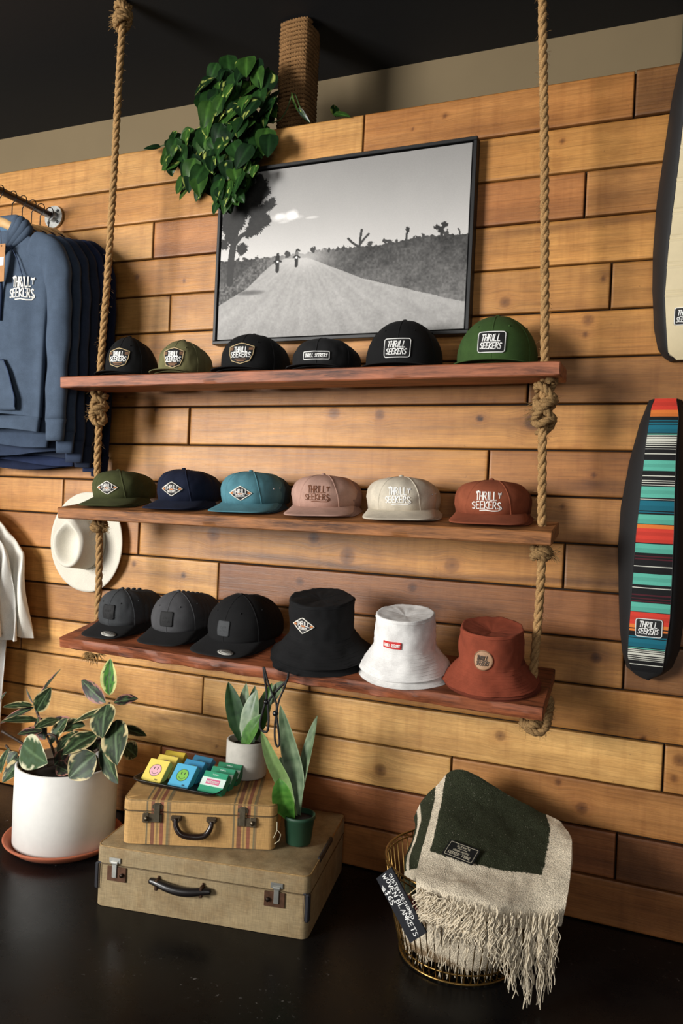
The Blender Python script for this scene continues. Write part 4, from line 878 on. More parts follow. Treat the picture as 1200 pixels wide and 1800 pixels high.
# ---------------------------------------------------------------- motorcycle seats on the wall
def seat(name, label, left, right, pl, pr, depth, base, panel_fn, patch_at, mats, loc):
    """left/right: outline polylines (x,z); pl/pr: edges of the centre panel"""
    t_ = thing(name, label, 'motorcycle seat', loc); f = inv(loc)
    zs = sorted({round(z, 4) for z in np.linspace(left[0][1], left[-1][1], 121)}, reverse=True)
    L = lambda P, z: float(np.interp(-z, [-p[1] for p in P], [p[0] for p in P]))
    rows = []; 
    for z in zs:
        xl, xr, a, c = L(left, z), L(right, z), L(pl, z), L(pr, z); q = (z-zs[-1])/(zs[0]-zs[-1]); dp = depth*(1-.5*abs(2*q-1)**6); xr = max(xr, xl+.004); k_ = min(.012, (xr-xl)*.3); a = min(max(a, xl+k_), xr-k_); c = max(min(c, xr-k_), a+.0005)
        prof = [(xl, 0), (xl-.004, -dp*.25), (xl+(a-xl)*.35, -dp*.68), (xl+(a-xl)*.75, -dp*.93), (a, -dp), (a+(c-a)*.25, -dp*1.03), ((a+c)/2, -dp*1.04), (a+(c-a)*.75, -dp*1.03), (c, -dp), (c+(xr-c)*.3, -dp*.93), (c+(xr-c)*.65, -dp*.68), (xr+.004, -dp*.25), (xr, 0)]
        rows.append([f((x, y-base, z)) for x, y in prof])
    b = MB(); bi = b.grid(rows); n_ = 13; b.face([bi+k for k in range(n_)]); e = bi+(len(rows)-1)*n_; b.face([e+k for k in range(n_)][::-1]); b.build('side_cover', mats[0], t_, angle=50)
    def PF(u, z, off): xl, xr = L(left, z), L(right, z); k_ = min(.012, max(.004, xr-xl)*.3); a, c = max(L(pl, z), xl+k_), min(L(pr, z), xr-k_); u = min(max(u, a), c); q = (z-zs[-1])/(zs[0]-zs[-1]); dp = depth*(1-.5*abs(2*q-1)**6); s_ = (u-a)/(c-a); return f((u, -base-dp*(1+.04*math.sin(max(0, min(1, s_))*math.pi))-off, z))
    panel_fn(t_, PF, lambda z: (L(pl, z), L(pr, z)))
    for side in (pl, pr):
        b = MB(); b.tube([PF(L(side, z), z, .0015) for z in np.linspace(pl[0][1]-.004, pl[-1][1]+.004, 60)], .0012, 5); b.build('stitching', plain((18, 18, 18), .6), t_)
    if patch_at:
        cx, cz, w_, h = patch_at; b = MB(); patch(b, lambda u, z, o_: PF(u, z, o_), 'brush', cx, cz, w_, h, .004); put_patch(b, [plain(c_, .7) for c_ in WB], t_)
YS = -.09
def pz(pts): return [(at(a, c, YS).x, at(a, c, YS).z) for a, c in pts]
st_l = pz([(1142, 697), (1125, 740), (1106, 810), (1091, 890), (1086, 960), (1087, 1040), (1089, 1110), (1094, 1155), (1101, 1180), (1118, 1195), (1136, 1201)]); st_r = pz([(1197, 697), (1203, 740), (1206, 810), (1207, 890), (1206, 960), (1203, 1040), (1199, 1100), (1192, 1150), (1178, 1182), (1160, 1195), (1140, 1202)])
sp_l = pz([(1146, 697), (1140, 740), (1133, 790), (1124, 880), (1117, 940), (1112, 1010), (1106, 1090), (1100, 1180)]); sp_r = pz([(1196, 697), (1192, 740), (1188, 790), (1185, 880), (1184, 940), (1181, 1010), (1177, 1090), (1163, 1188)])
TE, RD, OR, WH, BK, BL, MR = (98, 190, 168), (222, 66, 50), (232, 128, 56), (222, 222, 208), (18, 18, 20), (22, 110, 130), (82, 26, 36)
zt, zb = sp_l[0][1], sp_l[-1][1]
STR = [(0, .045, RD), (.045, .07, OR), (.07, .083, BK), (.083, .088, BL), (.092, .098, BL), (.101, .130, BL), (.133, .137, TE), (.139, .142, WH), (.145, .149, WH), (.151, .160, WH), (.163, .167, WH), (.171, .174, WH), (.179, .182, WH), (.188, .190, WH), (.205, .208, WH), (.230, .268, TE), (.285, .288, WH), (.302, .305, WH), (.309, .312, WH), (.318, .321, WH), (.325, .365, TE), (.370, .372, WH),
       (.376, .412, BL), (.416, .420, BL), (.426, .460, TE), (.462, .476, OR), (.476, .528, RD), (.532, .565, TE), (.575, .580, MR), (.585, .590, MR), (.612, .615, WH), (.640, .680, TE), (.690, .693, WH), (.715, .720, MR), (.728, .732, MR), (.738, .742, MR), (.745, .778, TE), (.780, .825, RD), (.825, .838, OR), (.842, .850, OR), (.868, .873, BL), (.876, .908, BL), (.911, .914, TE), (.917, .920, WH), (.923, .927, WH), (.930, .938, WH), (.942, .945, WH), (.949, .952, WH), (.956, .958, WH), (.972, .975, WH)]
def serape(t_, PF, E):
    b = MB(); zs = [0, 1.0]
    def colr(q):
        for a, c, r_ in STR:
            if a <= q < c: return r_
        return BK
    edges = sorted({0.0, 1.0} | {e for s_ in STR for e in s_[:2]}); edges = [e for e in edges if e <= 1]
    for q0, q1 in zip(edges[:-1], edges[1:]):
        c = colr((q0+q1)/2); k = max(1, int((q1-q0)/.012)); b.cc = lin(c)
        for m_ in range(k):
            a0 = q0+(q1-q0)*m_/k; a1 = q0+(q1-q0)*(m_+1)/k; rows = []
            for q in (a0, a1):
                z = zt+(zb-zt)*q; l_, r_ = E(z); rows.append([PF(l_+(r_-l_)*s_/8, z, .0022) for s_ in range(9)])
            b.cc = tuple(v*(1 if m_ % 2 == 0 else .82) for v in lin(c)[:3])+(1,); b.grid(rows)
    b.build('striped_panel', vcol('col', .75, 1500, .25, .5), t_, color=True)
LOC = (at(1140, 950, 0).x, 0, (zt+zb)/2-.2)
pp = at(1140, 1104, YS)
seat('motorcycle_seat', 'black motorcycle seat with multicoloured serape striped top, low on the wall', st_l, st_r, sp_l, sp_r, .085, .0035, serape, (pp.x, pp.z, .072, .052), [plain((16, 16, 17), .8)], (at(1140, 950, 0).x, 0, zb))
ct_l = pz([(1204, 60), (1192, 110), (1182, 160), (1169, 250), (1156, 340), (1149, 430), (1148, 500), (1151, 570), (1158, 605), (1168, 620), (1180, 627)]); ct_r = pz([(1270, 45), (1282, 110), (1288, 160), (1292, 250), (1294, 340), (1294, 430), (1292, 500), (1284, 570), (1270, 610), (1240, 630), (1190, 640)])
cp_l = pz([(1213, 62), (1207, 120), (1202, 200), (1192, 290), (1181, 380), (1173, 450), (1168, 520), (1170, 570), (1174, 628)]); cp_r = pz([(1262, 52), (1268, 120), (1270, 200), (1272, 290), (1272, 380), (1270, 450), (1266, 520), (1260, 570), (1244, 632)])
def ribbed(t_, PF, E):
    z0, z1 = cp_l[0][1], cp_l[-1][1]; b = MB(); rows = []
    ribs = [at(1190, y_, YS).z for y_ in (258, 265, 315, 322, 368, 375, 415, 422, 462, 469, 512, 519)]
    for z in np.linspace(z0, z1, 340):
        l_, r_ = E(z); bp = sum(math.exp(-((z-r__)/.0022)**2) for r__ in ribs)*.0032; rows.append([PF(l_+(r_-l_)*s_/10, z, .0022+bp) for s_ in range(11)])
    b.grid(rows); b.build('ribbed_panel', plain((214, 198, 160), .5, 0., .05), t_)
pp = at(1205, 555, YS)
seat('motorcycle_seat', 'black motorcycle seat with cream ribbed top, high at the right edge', ct_l, ct_r, cp_l, cp_r, .085, .0035, ribbed, (pp.x, pp.z, .060, .048), [plain((19, 19, 20), .65)], (at(1215, 400, 0).x, 0, cp_l[-1][1]))
p0, p1 = at(1190, 40, .30), at(1184, 100, .30)
b = MB(); b.box((p0.x+.03, .45, 2.80), (.03, .07, .30), None, .004); o = b.build('trim_2', plain((70, 68, 50), .7), None, False); struct(o)

# ---------------------------------------------------------------- luggage
def canvas_mat(rgb, stripes=None, scale=500, dirt=.25):
    t = NT('suitcase_canvas'); vec = t.coords(); base = lin(rgb)
    if stripes:
        sp = t.n('ShaderNodeSeparateXYZ'); tc = t.n('ShaderNodeTexCoord'); t.l(tc.outputs['Object'], sp.inputs[0]); mr = t.n('ShaderNodeMapRange'); t.l(sp.outputs[0], mr.inputs[0]); mr.inputs[1].default_value = -.225; mr.inputs[2].default_value = .225
        c = t.ramp(mr.outputs[0], stripes, 'CONSTANT'); 
    else: c = t.ramp(t.noise(vec, 14, 4), [(.3, [v*.85 for v in base[:3]]), (.7, [v*1.1 for v in base[:3]])])
    wx = t.noise(t.coords((1, 1, .06)), scale, 2); wz = t.noise(t.coords((.06, .06, 1)), scale, 2)
    c = t.mix(c, t.ramp(wx, [(.3, g(.72)), (.65, g(1.05))]), .8, 'MULTIPLY'); c = t.mix(c, t.ramp(wz, [(.3, g(.72)), (.65, g(1.05))]), .8, 'MULTIPLY')
    d = t.noise(vec, 9, 5, .7); c = t.mix(c, t.ramp(d, [(.35, (.62, .5, .36, 1)), (.55, g(1))]), dirt, 'MULTIPLY')
    t.l(c, t.b.inputs['Base Color']); t.b.inputs['Roughness'].default_value = .75
    mm = t.n('ShaderNodeMath', operation='ADD'); t.l(wx, mm.inputs[0]); t.l(wz, mm.inputs[1]); t.bump(mm.outputs[0], .35, .0008); return t.m
def rounded_shell(b, L, D, z0, z1, r_, bulge=0.0):
    out = rrect(-L/2, 0, L/2, D, .022, 6); n = len(out); cx, cy = 0, D/2; rows = []
    for z, k in ((z0, 0), (z0+.001, 1), (z0+(z1-z0)*.5, 1), (z1-r_, 1), (z1-r_*.3, .993), (z1, .975), (z1+bulge*.4, .8), (z1+bulge, .4), (z1+bulge, .0)):
        rows.append([Vector((cx+(x-cx)*k, cy+(y-cy)*k, z)) for x, y in out])
    b.grid(rows, True)
steel = plain((150, 150, 145), .35, .9, .3, 60); brass = plain((92, 72, 50), .4, .85, .35, 60)
def latch(t_, x, z, style, flip):
    b = MB(); b.cur = 0
    if style == 'big':
        b.box((x, -.0025, z-.024), (.060, .004, .042), None, .001); b.build('lock_plate', plain((104, 74, 56), .45, .7, .3, 60), t_, False)
        b = MB(); b.box((x+.006*flip, -.004, z+.016), (.036, .004, .015), None, .001); b.tube([(x-.010+.006*flip, -.006, z+.010), (x+.010+.006*flip, -.006, z+.010)], .005, 10); b.box((x+.006*flip, -.006, z-.012), (.015, .004, .044), None, .001)
        b.build('hasp', plain((196, 196, 188), .3, .8), t_, False)
        b = MB(); b.tube([(x-.018*flip, -.004, z-.024), (x-.018*flip, -.011, z-.024)], .006, 12); b.build('lock_button', plain((50, 38, 30), .35, .7), t_)
    else:
        b.box((x, -.003, z-.018), (.058, .005, .026), None, .002); b.box((x-.018*flip, -.0035, z-.018), (.020, .007, .030), None, .003); b.build('lock_plate', plain((120, 108, 88), .4, .8, .3, 60), t_, False)
        b = MB(); b.prism([(x+.014*flip-.015, z+.010), (x+.014*flip-.015, z+.020), (x+.014*flip-.006, z+.027), (x+.014*flip+.006, z+.027), (x+.014*flip+.015, z+.020), (x+.014*flip+.015, z+.010)], .004, FL); b.box((x+.014*flip, -.007, z-.002), (.017, .004, .052), None, .001)
        b.build('hasp', plain((128, 118, 98), .38, .8, .3, 60), t_, False); b = MB(); b.tube([(x-.016*flip, -.005, z-.018), (x-.016*flip, -.013, z-.018)], .0065, 12); b.build('lock_button', plain((90, 80, 64), .35, .8), t_)
def suitcase(name, label, loc, rotz, L, D, H, split, mat, style, lx, hx, hmat):
    t_ = thing(name, label, 'suitcase', loc, rotz)
    b = MB(); rounded_shell(b, L, D, 0, H*split, .0, 0); b.build('base', mat, t_, True, angle=35)
    b = MB(); rounded_shell(b, L+.003, D+.003, H*split+.0015, H, .012, .004); o = b.build('lid', mat, t_, True, angle=35); o.location = (0, -.0015, 0)
    b = MB(); out = rrect(-L/2-.002, -.002, L/2+.002, D+.002, .023, 6); b.tube([(x, y, H*split) for x, y in out+[out[0]]], .0014, 5); b.build('seam_trim', plain((96, 78, 50), .6), t_)
    b = MB(); out = rrect(-L/2+.001, .001, L/2-.001, D-.001, .022, 6); b.tube([(x, y, H-.003) for x, y in out+[out[0]]], .0022, 6); b.build('edge_piping', plain((150, 120, 74), .6, 0., .3, 90), t_)
    for x, fl in lx: latch(t_, x, H*split, style, fl)
    zc = H*split-.040 if style == 'big' else H*split-.052
    if style == 'big':
        b = MB(); pts = smoothpath([(hx-.092, -.008, zc+.016), (hx-.068, -.012, zc+.014), (hx-.035, -.016, zc+.008), (hx, -.018, zc+.004), (hx+.035, -.017, zc+.005), (hx+.070, -.012, zc+.010), (hx+.094, -.008, zc+.012)], 6); n_ = len(pts)
        b.tube(pts, [.0085+.0045*math.sin(math.pi*i/(n_-1)) for i in range(n_)], 12, True, 1.0); b.build('handle', hmat, t_)
        for s_ in (-1, 1): b = MB(); b.box((hx+s_*.068, -.010, zc+.010), (.010, .022, .030), None, .002); b.sphere((hx+s_*.068, -.004, zc+.028), .0035, 8); b.build('handle_mount', plain((80, 58, 44), .45, .7), t_, False)
    else:
        b = MB(); pts = smoothpath([(hx-.052, -.012, zc+.040), (hx-.050, -.016, zc+.018), (hx-.034, -.020, zc-.002), (hx, -.022, zc-.008), (hx+.034, -.020, zc-.004), (hx+.050, -.016, zc+.016), (hx+.053, -.012, zc+.036)], 6); n_ = len(pts)
        b.tube(pts, [.0065+.003*math.sin(math.pi*i/(n_-1)) for i in range(n_)], 12); b.build('handle', hmat, t_)
        for s_ in (-1, 1): b = MB(); b.box((hx+s_*.052, -.006, zc+.038), (.032, .008, .016), None, .003); b.tube([(hx+s_*.052-.01, -.010, zc+.034), (hx+s_*.052+.01, -.010, zc+.034)], .006, 10); b.build('handle_mount', plain((98, 84, 66), .45, .7), t_, False)
    return t_
A = Vector((-1.5, -.585, 0)); Bv = Vector((-.865, -.472, 0)); yaw1 = math.atan2(Bv.y-A.y, Bv.x-A.x); L1 = (Bv-A).length
leather = plain((24, 20, 19), .3)
S1 = suitcase('suitcase', 'large worn olive-tan canvas suitcase lying flat on the black floor', (A+Bv)/2, yaw1, L1, .46, .178, .70, canvas_mat((156, 136, 100), None, 420, .6), 'big', ((-.255, -1), (.225, 1)), -.055, leather)
for s_ in (-1, 1):                                      # dark leather corner guards with stitching
    b = MB(); x = s_*(L1/2); b.box((x-s_*.004, .006, .088), (.014, .020, .078), None, .004); b.box((x-s_*.012, .004, .126), (.012, .012, .006), None, .002); b.build('corner_guard', plain((30, 30, 36), .6), S1, False)
    b = MB(); b.tube([(x-s_*.013, -.004, .052+.0), (x-s_*.013, -.005, .125)], .0012, 5); b.build('guard_stitching', plain((120, 100, 76), .8), S1)
b = MB(); b.box((L1/2-.003, .19, .172), (.012, .16, .016), None, .004); b.build('edge_guard', plain((32, 28, 28), .6), S1, False)
st2 = [(0, (196, 154, 94))]
def sgroup(c):
    k = .0185
    return [(c-.085, (128, 112, 80)), (c-.072, (196, 154, 94)), (c-.055, (136, 88, 62)), (c-.030, (196, 154, 94)), (c-.018, (150, 122, 78)), (c-.006, (196, 154, 94)), (c+.006, (150, 92, 66)), (c+.030, (196, 154, 94)), (c+.050, (132, 118, 84)), (c+.062, (150, 120, 80)), (c+.074, (196, 154, 94))]
st2 += sgroup(.235)+sgroup(.80)
st2 = [(max(0, p_), lin(c)[:3]) for p_, c in st2]
A2 = Vector((-1.434, -.557, .1835)); B2 = Vector((-1.019, -.385, .1835)); yaw2 = math.atan2(B2.y-A2.y, B2.x-A2.x); L2 = (B2-A2).length
S2 = suitcase('suitcase', 'smaller straw-coloured suitcase with brown stripes, on top of the larger one', (A2+B2)/2, yaw2, L2, .33, .132, .74, canvas_mat((196, 154, 94), st2, 500, .3), 'small', ((-.138, 1), (.140, -1)), -.015, plain((34, 22, 18), .22))
b = MB(); b.tube([(L2/2-.006, .004, .035), (L2/2+.004, -.004, .06), (L2/2+.003, -.002, .085)], .0012, 5); b.tube([(L2/2-.002, -.003, .02), (L2/2+.012, -.006, .032), (L2/2+.016, -.006, .05), (L2/2+.006, -.006, .062)], .0009, 5); b.build('torn_thread', plain((200, 190, 160), .8), S2)
M2 = Matrix.Translation((A2+B2)/2) @ Matrix.Rotation(yaw2, 4, 'Z'); ZT = .1835+.132+.0045

# tray with soap boxes
tl = [atz(230, 1374, ZT+.006), atz(376, 1403, ZT+.006), atz(408, 1366, ZT+.006)]
u_ = (tl[1]-tl[0]).normalized(); TL = (tl[1]-tl[0]).length; yawt = math.atan2(u_.y, u_.x); TD = .165
cT = Vector((tl[0].x, tl[0].y, 0))+Vector((math.cos(yawt), math.sin(yawt), 0))*TL/2+Vector((-math.sin(yawt), math.cos(yawt), 0))*TD/2
t_ = thing('tray', 'dark metal tray with rolled rim on the striped suitcase', 'tray', (cT.x, cT.y, ZT), yawt)
b = MB(); rows = []
for k, z in ((.0, .004), (.86, .004), (.9, .006), (1.0, .016), (1.02, .017), (1.02, .0145), (.9, .003), (.86, .0008), (0, .0008)): rows.append([Vector((x*k, y*k, z)) for x, y in rrect(-TL/2, -TD/2, TL/2, TD/2, .025, 6)])
b.grid(rows, True); b.build('dish', plain((38, 36, 34), .35, .6), t_)
for sx in (-1, 1):
    for sy in (-1, 1): b = MB(); b.sphere((sx*TL*.42, sy*TD*.40, .0045), .0035, 8); b.build('rivet', steel, t_)
def soap(label, i, j, rgb, side, kind, fc):
    """tilted paper boxes leaning on each other, three columns of three"""
    x = (-.34+.335*i)*TL+(.012 if i == 2 else 0); y = -TD*.30+.046*j; w_, h, d = (.073, .074, .024) if kind == 'face' else (.082, .066, .026)
    M = Matrix.Translation((cT.x, cT.y, ZT+.0055)) @ Matrix.Rotation(yawt, 4, 'Z') @ Matrix.Translation((x, y, 0)) @ Matrix.Rotation(R(random.uniform(-3, 3)-(4 if i == 1 else 0)), 4, 'Z') @ Matrix.Rotation(R(-46 + 2*(kind != 'face')), 4, 'X')
    t_ = thing('soap_box', label, 'box', M=M, group='soap boxes on the tray')
    b = MB(); b.box((0, d/2, h/2), (w_, d, h), None, .0012); b.build('carton', plain(rgb, .45, 0., .04), t_, False)
    b = MB(); F = FL
    if kind == 'face':
        pts = [(.0195*math.cos(a), h*.50+.0195*math.sin(a)) for a in [2*math.pi*k/32 for k in range(32)]]; b.prism(pts, .0005, F); b.cur = 1
        FF = lambda u, v, o_: F(u, v, .0005+o_)
        b.ribbon(pts+[pts[0]], .0012, FF, .0003)
        for s_ in (-1, 1): b.ribbon([(s_*.006, h*.5+.003), (s_*.006, h*.5+.009)], .0026, FF, .0003)
        b.ribbon([(.011*math.cos(a), h*.5-.001+.011*math.sin(a)) for a in [R(200+14*k) for k in range(11)]], .0013, FF, .0003)
        text(b, 'THR', .012, .005, .010, .0035, .0007, FF, .0003)
        b.build('printed_face', [plain(fc, .5), plain((46, 44, 50), .5)], t_, False)
    else:
        b.box((0, -.0003, h*.50), (w_-.001, .0008, h*.40)); b.cur = 1; b.box((0, -.0007, h*.50), (w_*.56, .0008, h*.24)); b.cur = 0
        FF = lambda u, v, o_: F(u, v, .0011+o_); text(b, 'SEEKERS', -w_*.25, h*.44, w_*.5, h*.10, .0014, FF, .0003); text(b, 'THRILL', -w_*.13, h*.83, w_*.26, h*.05, .0008, lambda u, v, o_: F(u, v, o_), .0003)
        b.build('printed_band', [plain((206, 226, 214), .5), plain((204, 96, 132), .5)], t_, False)
    return t_
YE, BU, GN = (232, 212, 100), (82, 172, 208), (42, 146, 108)
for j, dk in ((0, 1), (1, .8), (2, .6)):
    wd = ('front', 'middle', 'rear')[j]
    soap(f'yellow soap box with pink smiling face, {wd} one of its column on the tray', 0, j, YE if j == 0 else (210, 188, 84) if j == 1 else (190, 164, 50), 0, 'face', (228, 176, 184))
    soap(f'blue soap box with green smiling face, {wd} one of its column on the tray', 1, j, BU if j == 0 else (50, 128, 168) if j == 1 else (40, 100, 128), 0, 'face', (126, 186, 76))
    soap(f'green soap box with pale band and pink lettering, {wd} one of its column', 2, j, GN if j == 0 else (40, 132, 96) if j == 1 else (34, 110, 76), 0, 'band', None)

# ---------------------------------------------------------------- plants
def leaf(b, base, tip, wid, up, colf, curl=.15, droop=.1, nl=12, nw=5, shape='oval', fold=.15):
    base, tip, up = Vector(base), Vector(tip), Vector(up); ax = tip-base; L = ax.length; ax.normalize(); sd = ax.cross(up)
    if sd.length < 1e-4: sd = ax.orthogonal()
    sd.normalize(); n = sd.cross(ax).normalized(); rows = []; cols = []
    for i in range(nl+1):
        s_ = i/nl
        if shape == 'oval': hw = wid*.5*math.sin(math.pi*min(1, s_**.85))**.75 if 0 < s_ < 1 else .0
        elif shape == 'heart': hw = wid*.5*(math.sin(math.pi*s_**.62)**.7 if 0 < s_ < 1 else 0)
        else: hw = wid*.5*(min(1, s_*2.2+.42)*(1-max(0, s_-.45)**2.0/.3025)**.9 if s_ < 1 else 0)
        c = base+ax*L*s_+n*(-droop*L*(s_-.5)**2*4*.25+droop*L*.25)+n*0; row = []; cr = []
        for j in range(-nw, nw+1):
            q = j/nw; row.append(c+sd*hw*q+n*(abs(q)*hw*fold+curl*hw*math.sin(q*3+s_*4)*.3)); cr.append(colf(s_, q))
        rows.append(row); cols.append(cr)
    b.grid(rows, False, cols)
def leafmat(rough=.35, vein=.2): return vcol('col', rough, 60, .25, .15, .3)
def ficus_col(seed, dark=(34, 48, 28), cream=(196, 180, 132), edge=.62):
    dk, mid, cr = lin(dark), lin((62, 82, 50)), lin(cream)
    def f(s_, q):
        e = abs(q)+.42*noise.noise(Vector((s_*6+seed, q*3, seed)))+.25*noise.noise(Vector((s_*16, q*9+seed, 2)))
        if e > edge: return cr
        m_ = noise.noise(Vector((s_*5, q*4+seed, 5))); base = dk if m_ < .12 else mid
        if abs(q) < .05: base = tuple(v*1.8+.02 for v in mid[:3])+(1,)
        return base
    return f
# rubber plant in white pot
PC = Vector((-1.868, -.305, 0)); PR = .168
t_ = thing('plant_saucer', 'terracotta saucer under the white pot', 'saucer', PC)
b = MB(); b.lathe([(.0, .001), (.165, .001), (.178, .012), (.196, .026), (.199, .032), (.194, .034), (.186, .030), (.176, .016), (.0, .014)], 64); b.build('dish', plain((168, 92, 62), .75, 0., .12, 12), t_)
t_ = thing('potted_rubber_plant', 'variegated rubber plant with cream-edged leaves in large white cylinder pot', 'plant', PC+Vector((0, 0, .0145)))
hP = .268; b = MB(); b.lathe([(.0, .0), (PR-.008, .0), (PR, .006), (PR+.001, hP*.5), (PR, hP-.004), (PR-.004, hP), (PR-.010, hP-.002), (PR-.012, hP-.05), (0, hP-.05)], 72); b.build('pot', plain((222, 220, 214), .5, 0., .03, 40), t_)
b = MB(); b.lathe([(PR-.012, hP-.034), (.10, hP-.028), (.05, hP-.022), (.0, hP-.022)], 40, (0, 0, 0), lambda p, a, r_, z: p+Vector((0, 0, .006*noise.noise(p*40)))); b.build('soil', plain((30, 22, 18), .95, 0., .4, 120), t_)
f = inv(PC+Vector((0, 0, .0145))); b = MB()
c0 = PC+Vector((0, 0, .25))
stems = [[c0+Vector((.05, 0, 0)), at(150, 1310, -.30), at(185, 1290, -.33), at(192, 1235, -.34)], [c0+Vector((-.04, 0, 0)), at(90, 1310, -.30), at(68, 1260, -.26), at(60, 1235, -.25)], [c0+Vector((-.06, -.02, 0)), at(60, 1320, -.36), at(40, 1307, -.38), at(3, 1285, -.40)],
         [c0+Vector((0, -.03, 0)), at(100, 1300, -.36), at(84, 1290, -.37)], [c0+Vector((.03, -.03, 0)), at(160, 1325, -.40), at(172, 1318, -.42)], [c0+Vector((-.08, 0, 0)), at(30, 1330, -.3), at(10, 1310, -.3)]]
for s_ in stems: b.tube([f(p) for p in smoothpath(s_, 5)], .0045, 7)
b.build('stems', plain((58, 44, 34), .6), t_)
# (base px, tip px, y base, y tip, width m, up vector, kind)
LV = [((192, 1222), (194, 1157), -.34, -.35, .052, (.2, -1, 0), 'new'), ((186, 1235), (143, 1195), -.34, -.32, .050, (-.2, -1, .3), 'dark'), ((200, 1235), (243, 1228), -.34, -.30, .042, (0, -.6, .8), 'dark'), ((188, 1238), (180, 1298), -.35, -.42, .088, (0, -1, .25), 'v'), ((205, 1265), (206, 1345), -.36, -.44, .086, (.2, -1, .1), 'v'),
      ((180, 1300), (208, 1378), -.37, -.44, .066, (.1, -1, -.1), 'v'), ((170, 1290), (110, 1327), -.36, -.46, .074, (-.1, -.9, .6), 'v'), ((168, 1325), (121, 1368), -.42, -.46, .090, (.1, -1, .25), 'v'), ((190, 1250), (126, 1272), -.33, -.30, .045, (0, -.5, .9), 'v'), ((210, 1280), (258, 1294), -.33, -.28, .040, (0, -.5, .9), 'v'), ((215, 1310), (240, 1330), -.30, -.26, .06, (.3, -.6, .7), 'v'),
      ((40, 1308), (84, 1342), -.38, -.46, .096, (0, -1, .3), 'big'), ((45, 1332), (4, 1376), -.38, -.44, .056, (-.2, -1, .2), 'v'), ((15, 1315), (2, 1360), -.36, -.42, .055, (-.3, -1, .2), 'v'), ((62, 1238), (108, 1175), -.25, -.22, .030, (-.6, -.7, .2), 'dark'), ((64, 1250), (90, 1208), -.26, -.30, .050, (.5, -.9, .1), 'v'), ((58, 1240), (4, 1243), -.25, -.30, .034, (0, -.5, .9), 'v'), ((60, 1244), (0, 1272), -.25, -.28, .036, (0, -.6, .8), 'dark'),
      ((68, 1266), (2, 1268), -.27, -.36, .036, (0, -.5, .8), 'v'), ((66, 1262), (72, 1290), -.27, -.33, .05, (.2, -1, 0), 'dark'), ((104, 1265), (60, 1282), -.30, -.38, .05, (0, -.6, .8), 'v'), ((98, 1280), (150, 1276), -.32, -.30, .058, (0, -.5, .85), 'v'), ((75, 1285), (30, 1291), -.33, -.38, .04, (0, -.5, .8), 'dark'), ((130, 1290), (100, 1322), -.32, -.38, .05, (-.2, -1, .3), 'v'), ((118, 1262), (88, 1310), -.31, -.36, .05, (-.2, -1, .3), 'v'),
      ((0, 1235), (12, 1216), -.3, -.3, .025, (0, -.5, .8), 'dark'), ((58, 1236), (46, 1210), -.25, -.24, .010, (0, -1, 0), 'dark'), ((150, 1330), (155, 1362), -.38, -.42, .05, (.3, -1, .2), 'v'), ((100, 1345), (125, 1358), -.34, -.40, .045, (0, -1, .4), 'dark'), ((175, 1290), (160, 1330), -.30, -.34, .06, (0, -1, .2), 'dark'), ((50, 1300), (42, 1330), -.30, -.34, .05, (-.1, -1, .2), 'dark'), ((185, 1320), (200, 1350), -.30, -.32, .06, (.2, -1, .2), 'dark'), ((128, 1285), (95, 1262), -.30, -.28, .05, (0, -.6, .8), 'dark'), ((140, 1300), (110, 1296), -.28, -.24, .05, (0, -.6, .8), 'v'), ((150, 1290), (140, 1330), -.33, -.37, .06, (-.1, -1, .3), 'v'), ((80, 1300), (70, 1262), -.30, -.26, .05, (0, -1, .2), 'dark'), ((30, 1322), (14, 1345), -.32, -.34, .045, (0, -1, .3), 'v'), ((172, 1330), (142, 1345), -.36, -.40, .05, (0, -1, .4), 'v'), ((120, 1320), (95, 1345), -.30, -.33, .05, (0, -1, .4), 'dark')]
b = MB()
for i, (bp, tp, y0, y1, wd, up, kd) in enumerate(LV):
    cf = {'v': ficus_col(i*3.3, edge=.86), 'big': ficus_col(i*3.3, (66, 88, 60), (206, 204, 170), .84), 'dark': ficus_col(i*3.3, (40, 34, 34), (170, 118, 104), .82), 'new': ficus_col(i*3.3, (74, 132, 50), (212, 214, 140), .66)}[kd]
    leaf(b, f(at(*bp, y0)), f(at(*tp, y1)), wd*1.15, up, cf, .12, .12, 16, 7, 'oval', .22)
b.build('leaves', leafmat(.5), t_, color=True)
# snake plants
def snake_col(seed, a=(52, 84, 46), c=(120, 146, 100)):
    A1, C1 = lin(a), lin(c)
    def f_(s_, q):
        k = .5+.5*math.sin(s_*38+seed+3*noise.noise(Vector((q*2, s_*8, seed)))); k = k*.45+.35*noise.noise(Vector((s_*3, q*2, seed)))
        if abs(q) > .9: k = .9
        k = min(1, max(0, k+.15)); return tuple(A1[i]*(1-k)+C1[i]*k for i in range(3))+(1,)
    return f_
GP = atz(432, 1376, ZT); GPc = Vector((-1.221, -.212, ZT))
t_ = thing('potted_snake_plant', 'snake plant in pale grey concrete pot on the striped suitcase', 'plant', GPc)
b = MB(); b.lathe([(0, 0), (.060, 0), (.0655, .005), (.0665, .06), (.0665, .112), (.0645, .1165), (.0585, .1165), (.057, .112), (.057, .09), (0, .09)], 56); b.build('pot', plain((178, 174, 164), .85, 0., .10, 40), t_)
b = MB(); b.lathe([(.057, .094), (.03, .098), (0, .099)], 24); b.build('soil', plain((40, 32, 26), .95), t_)
f = inv(GPc); b = MB()
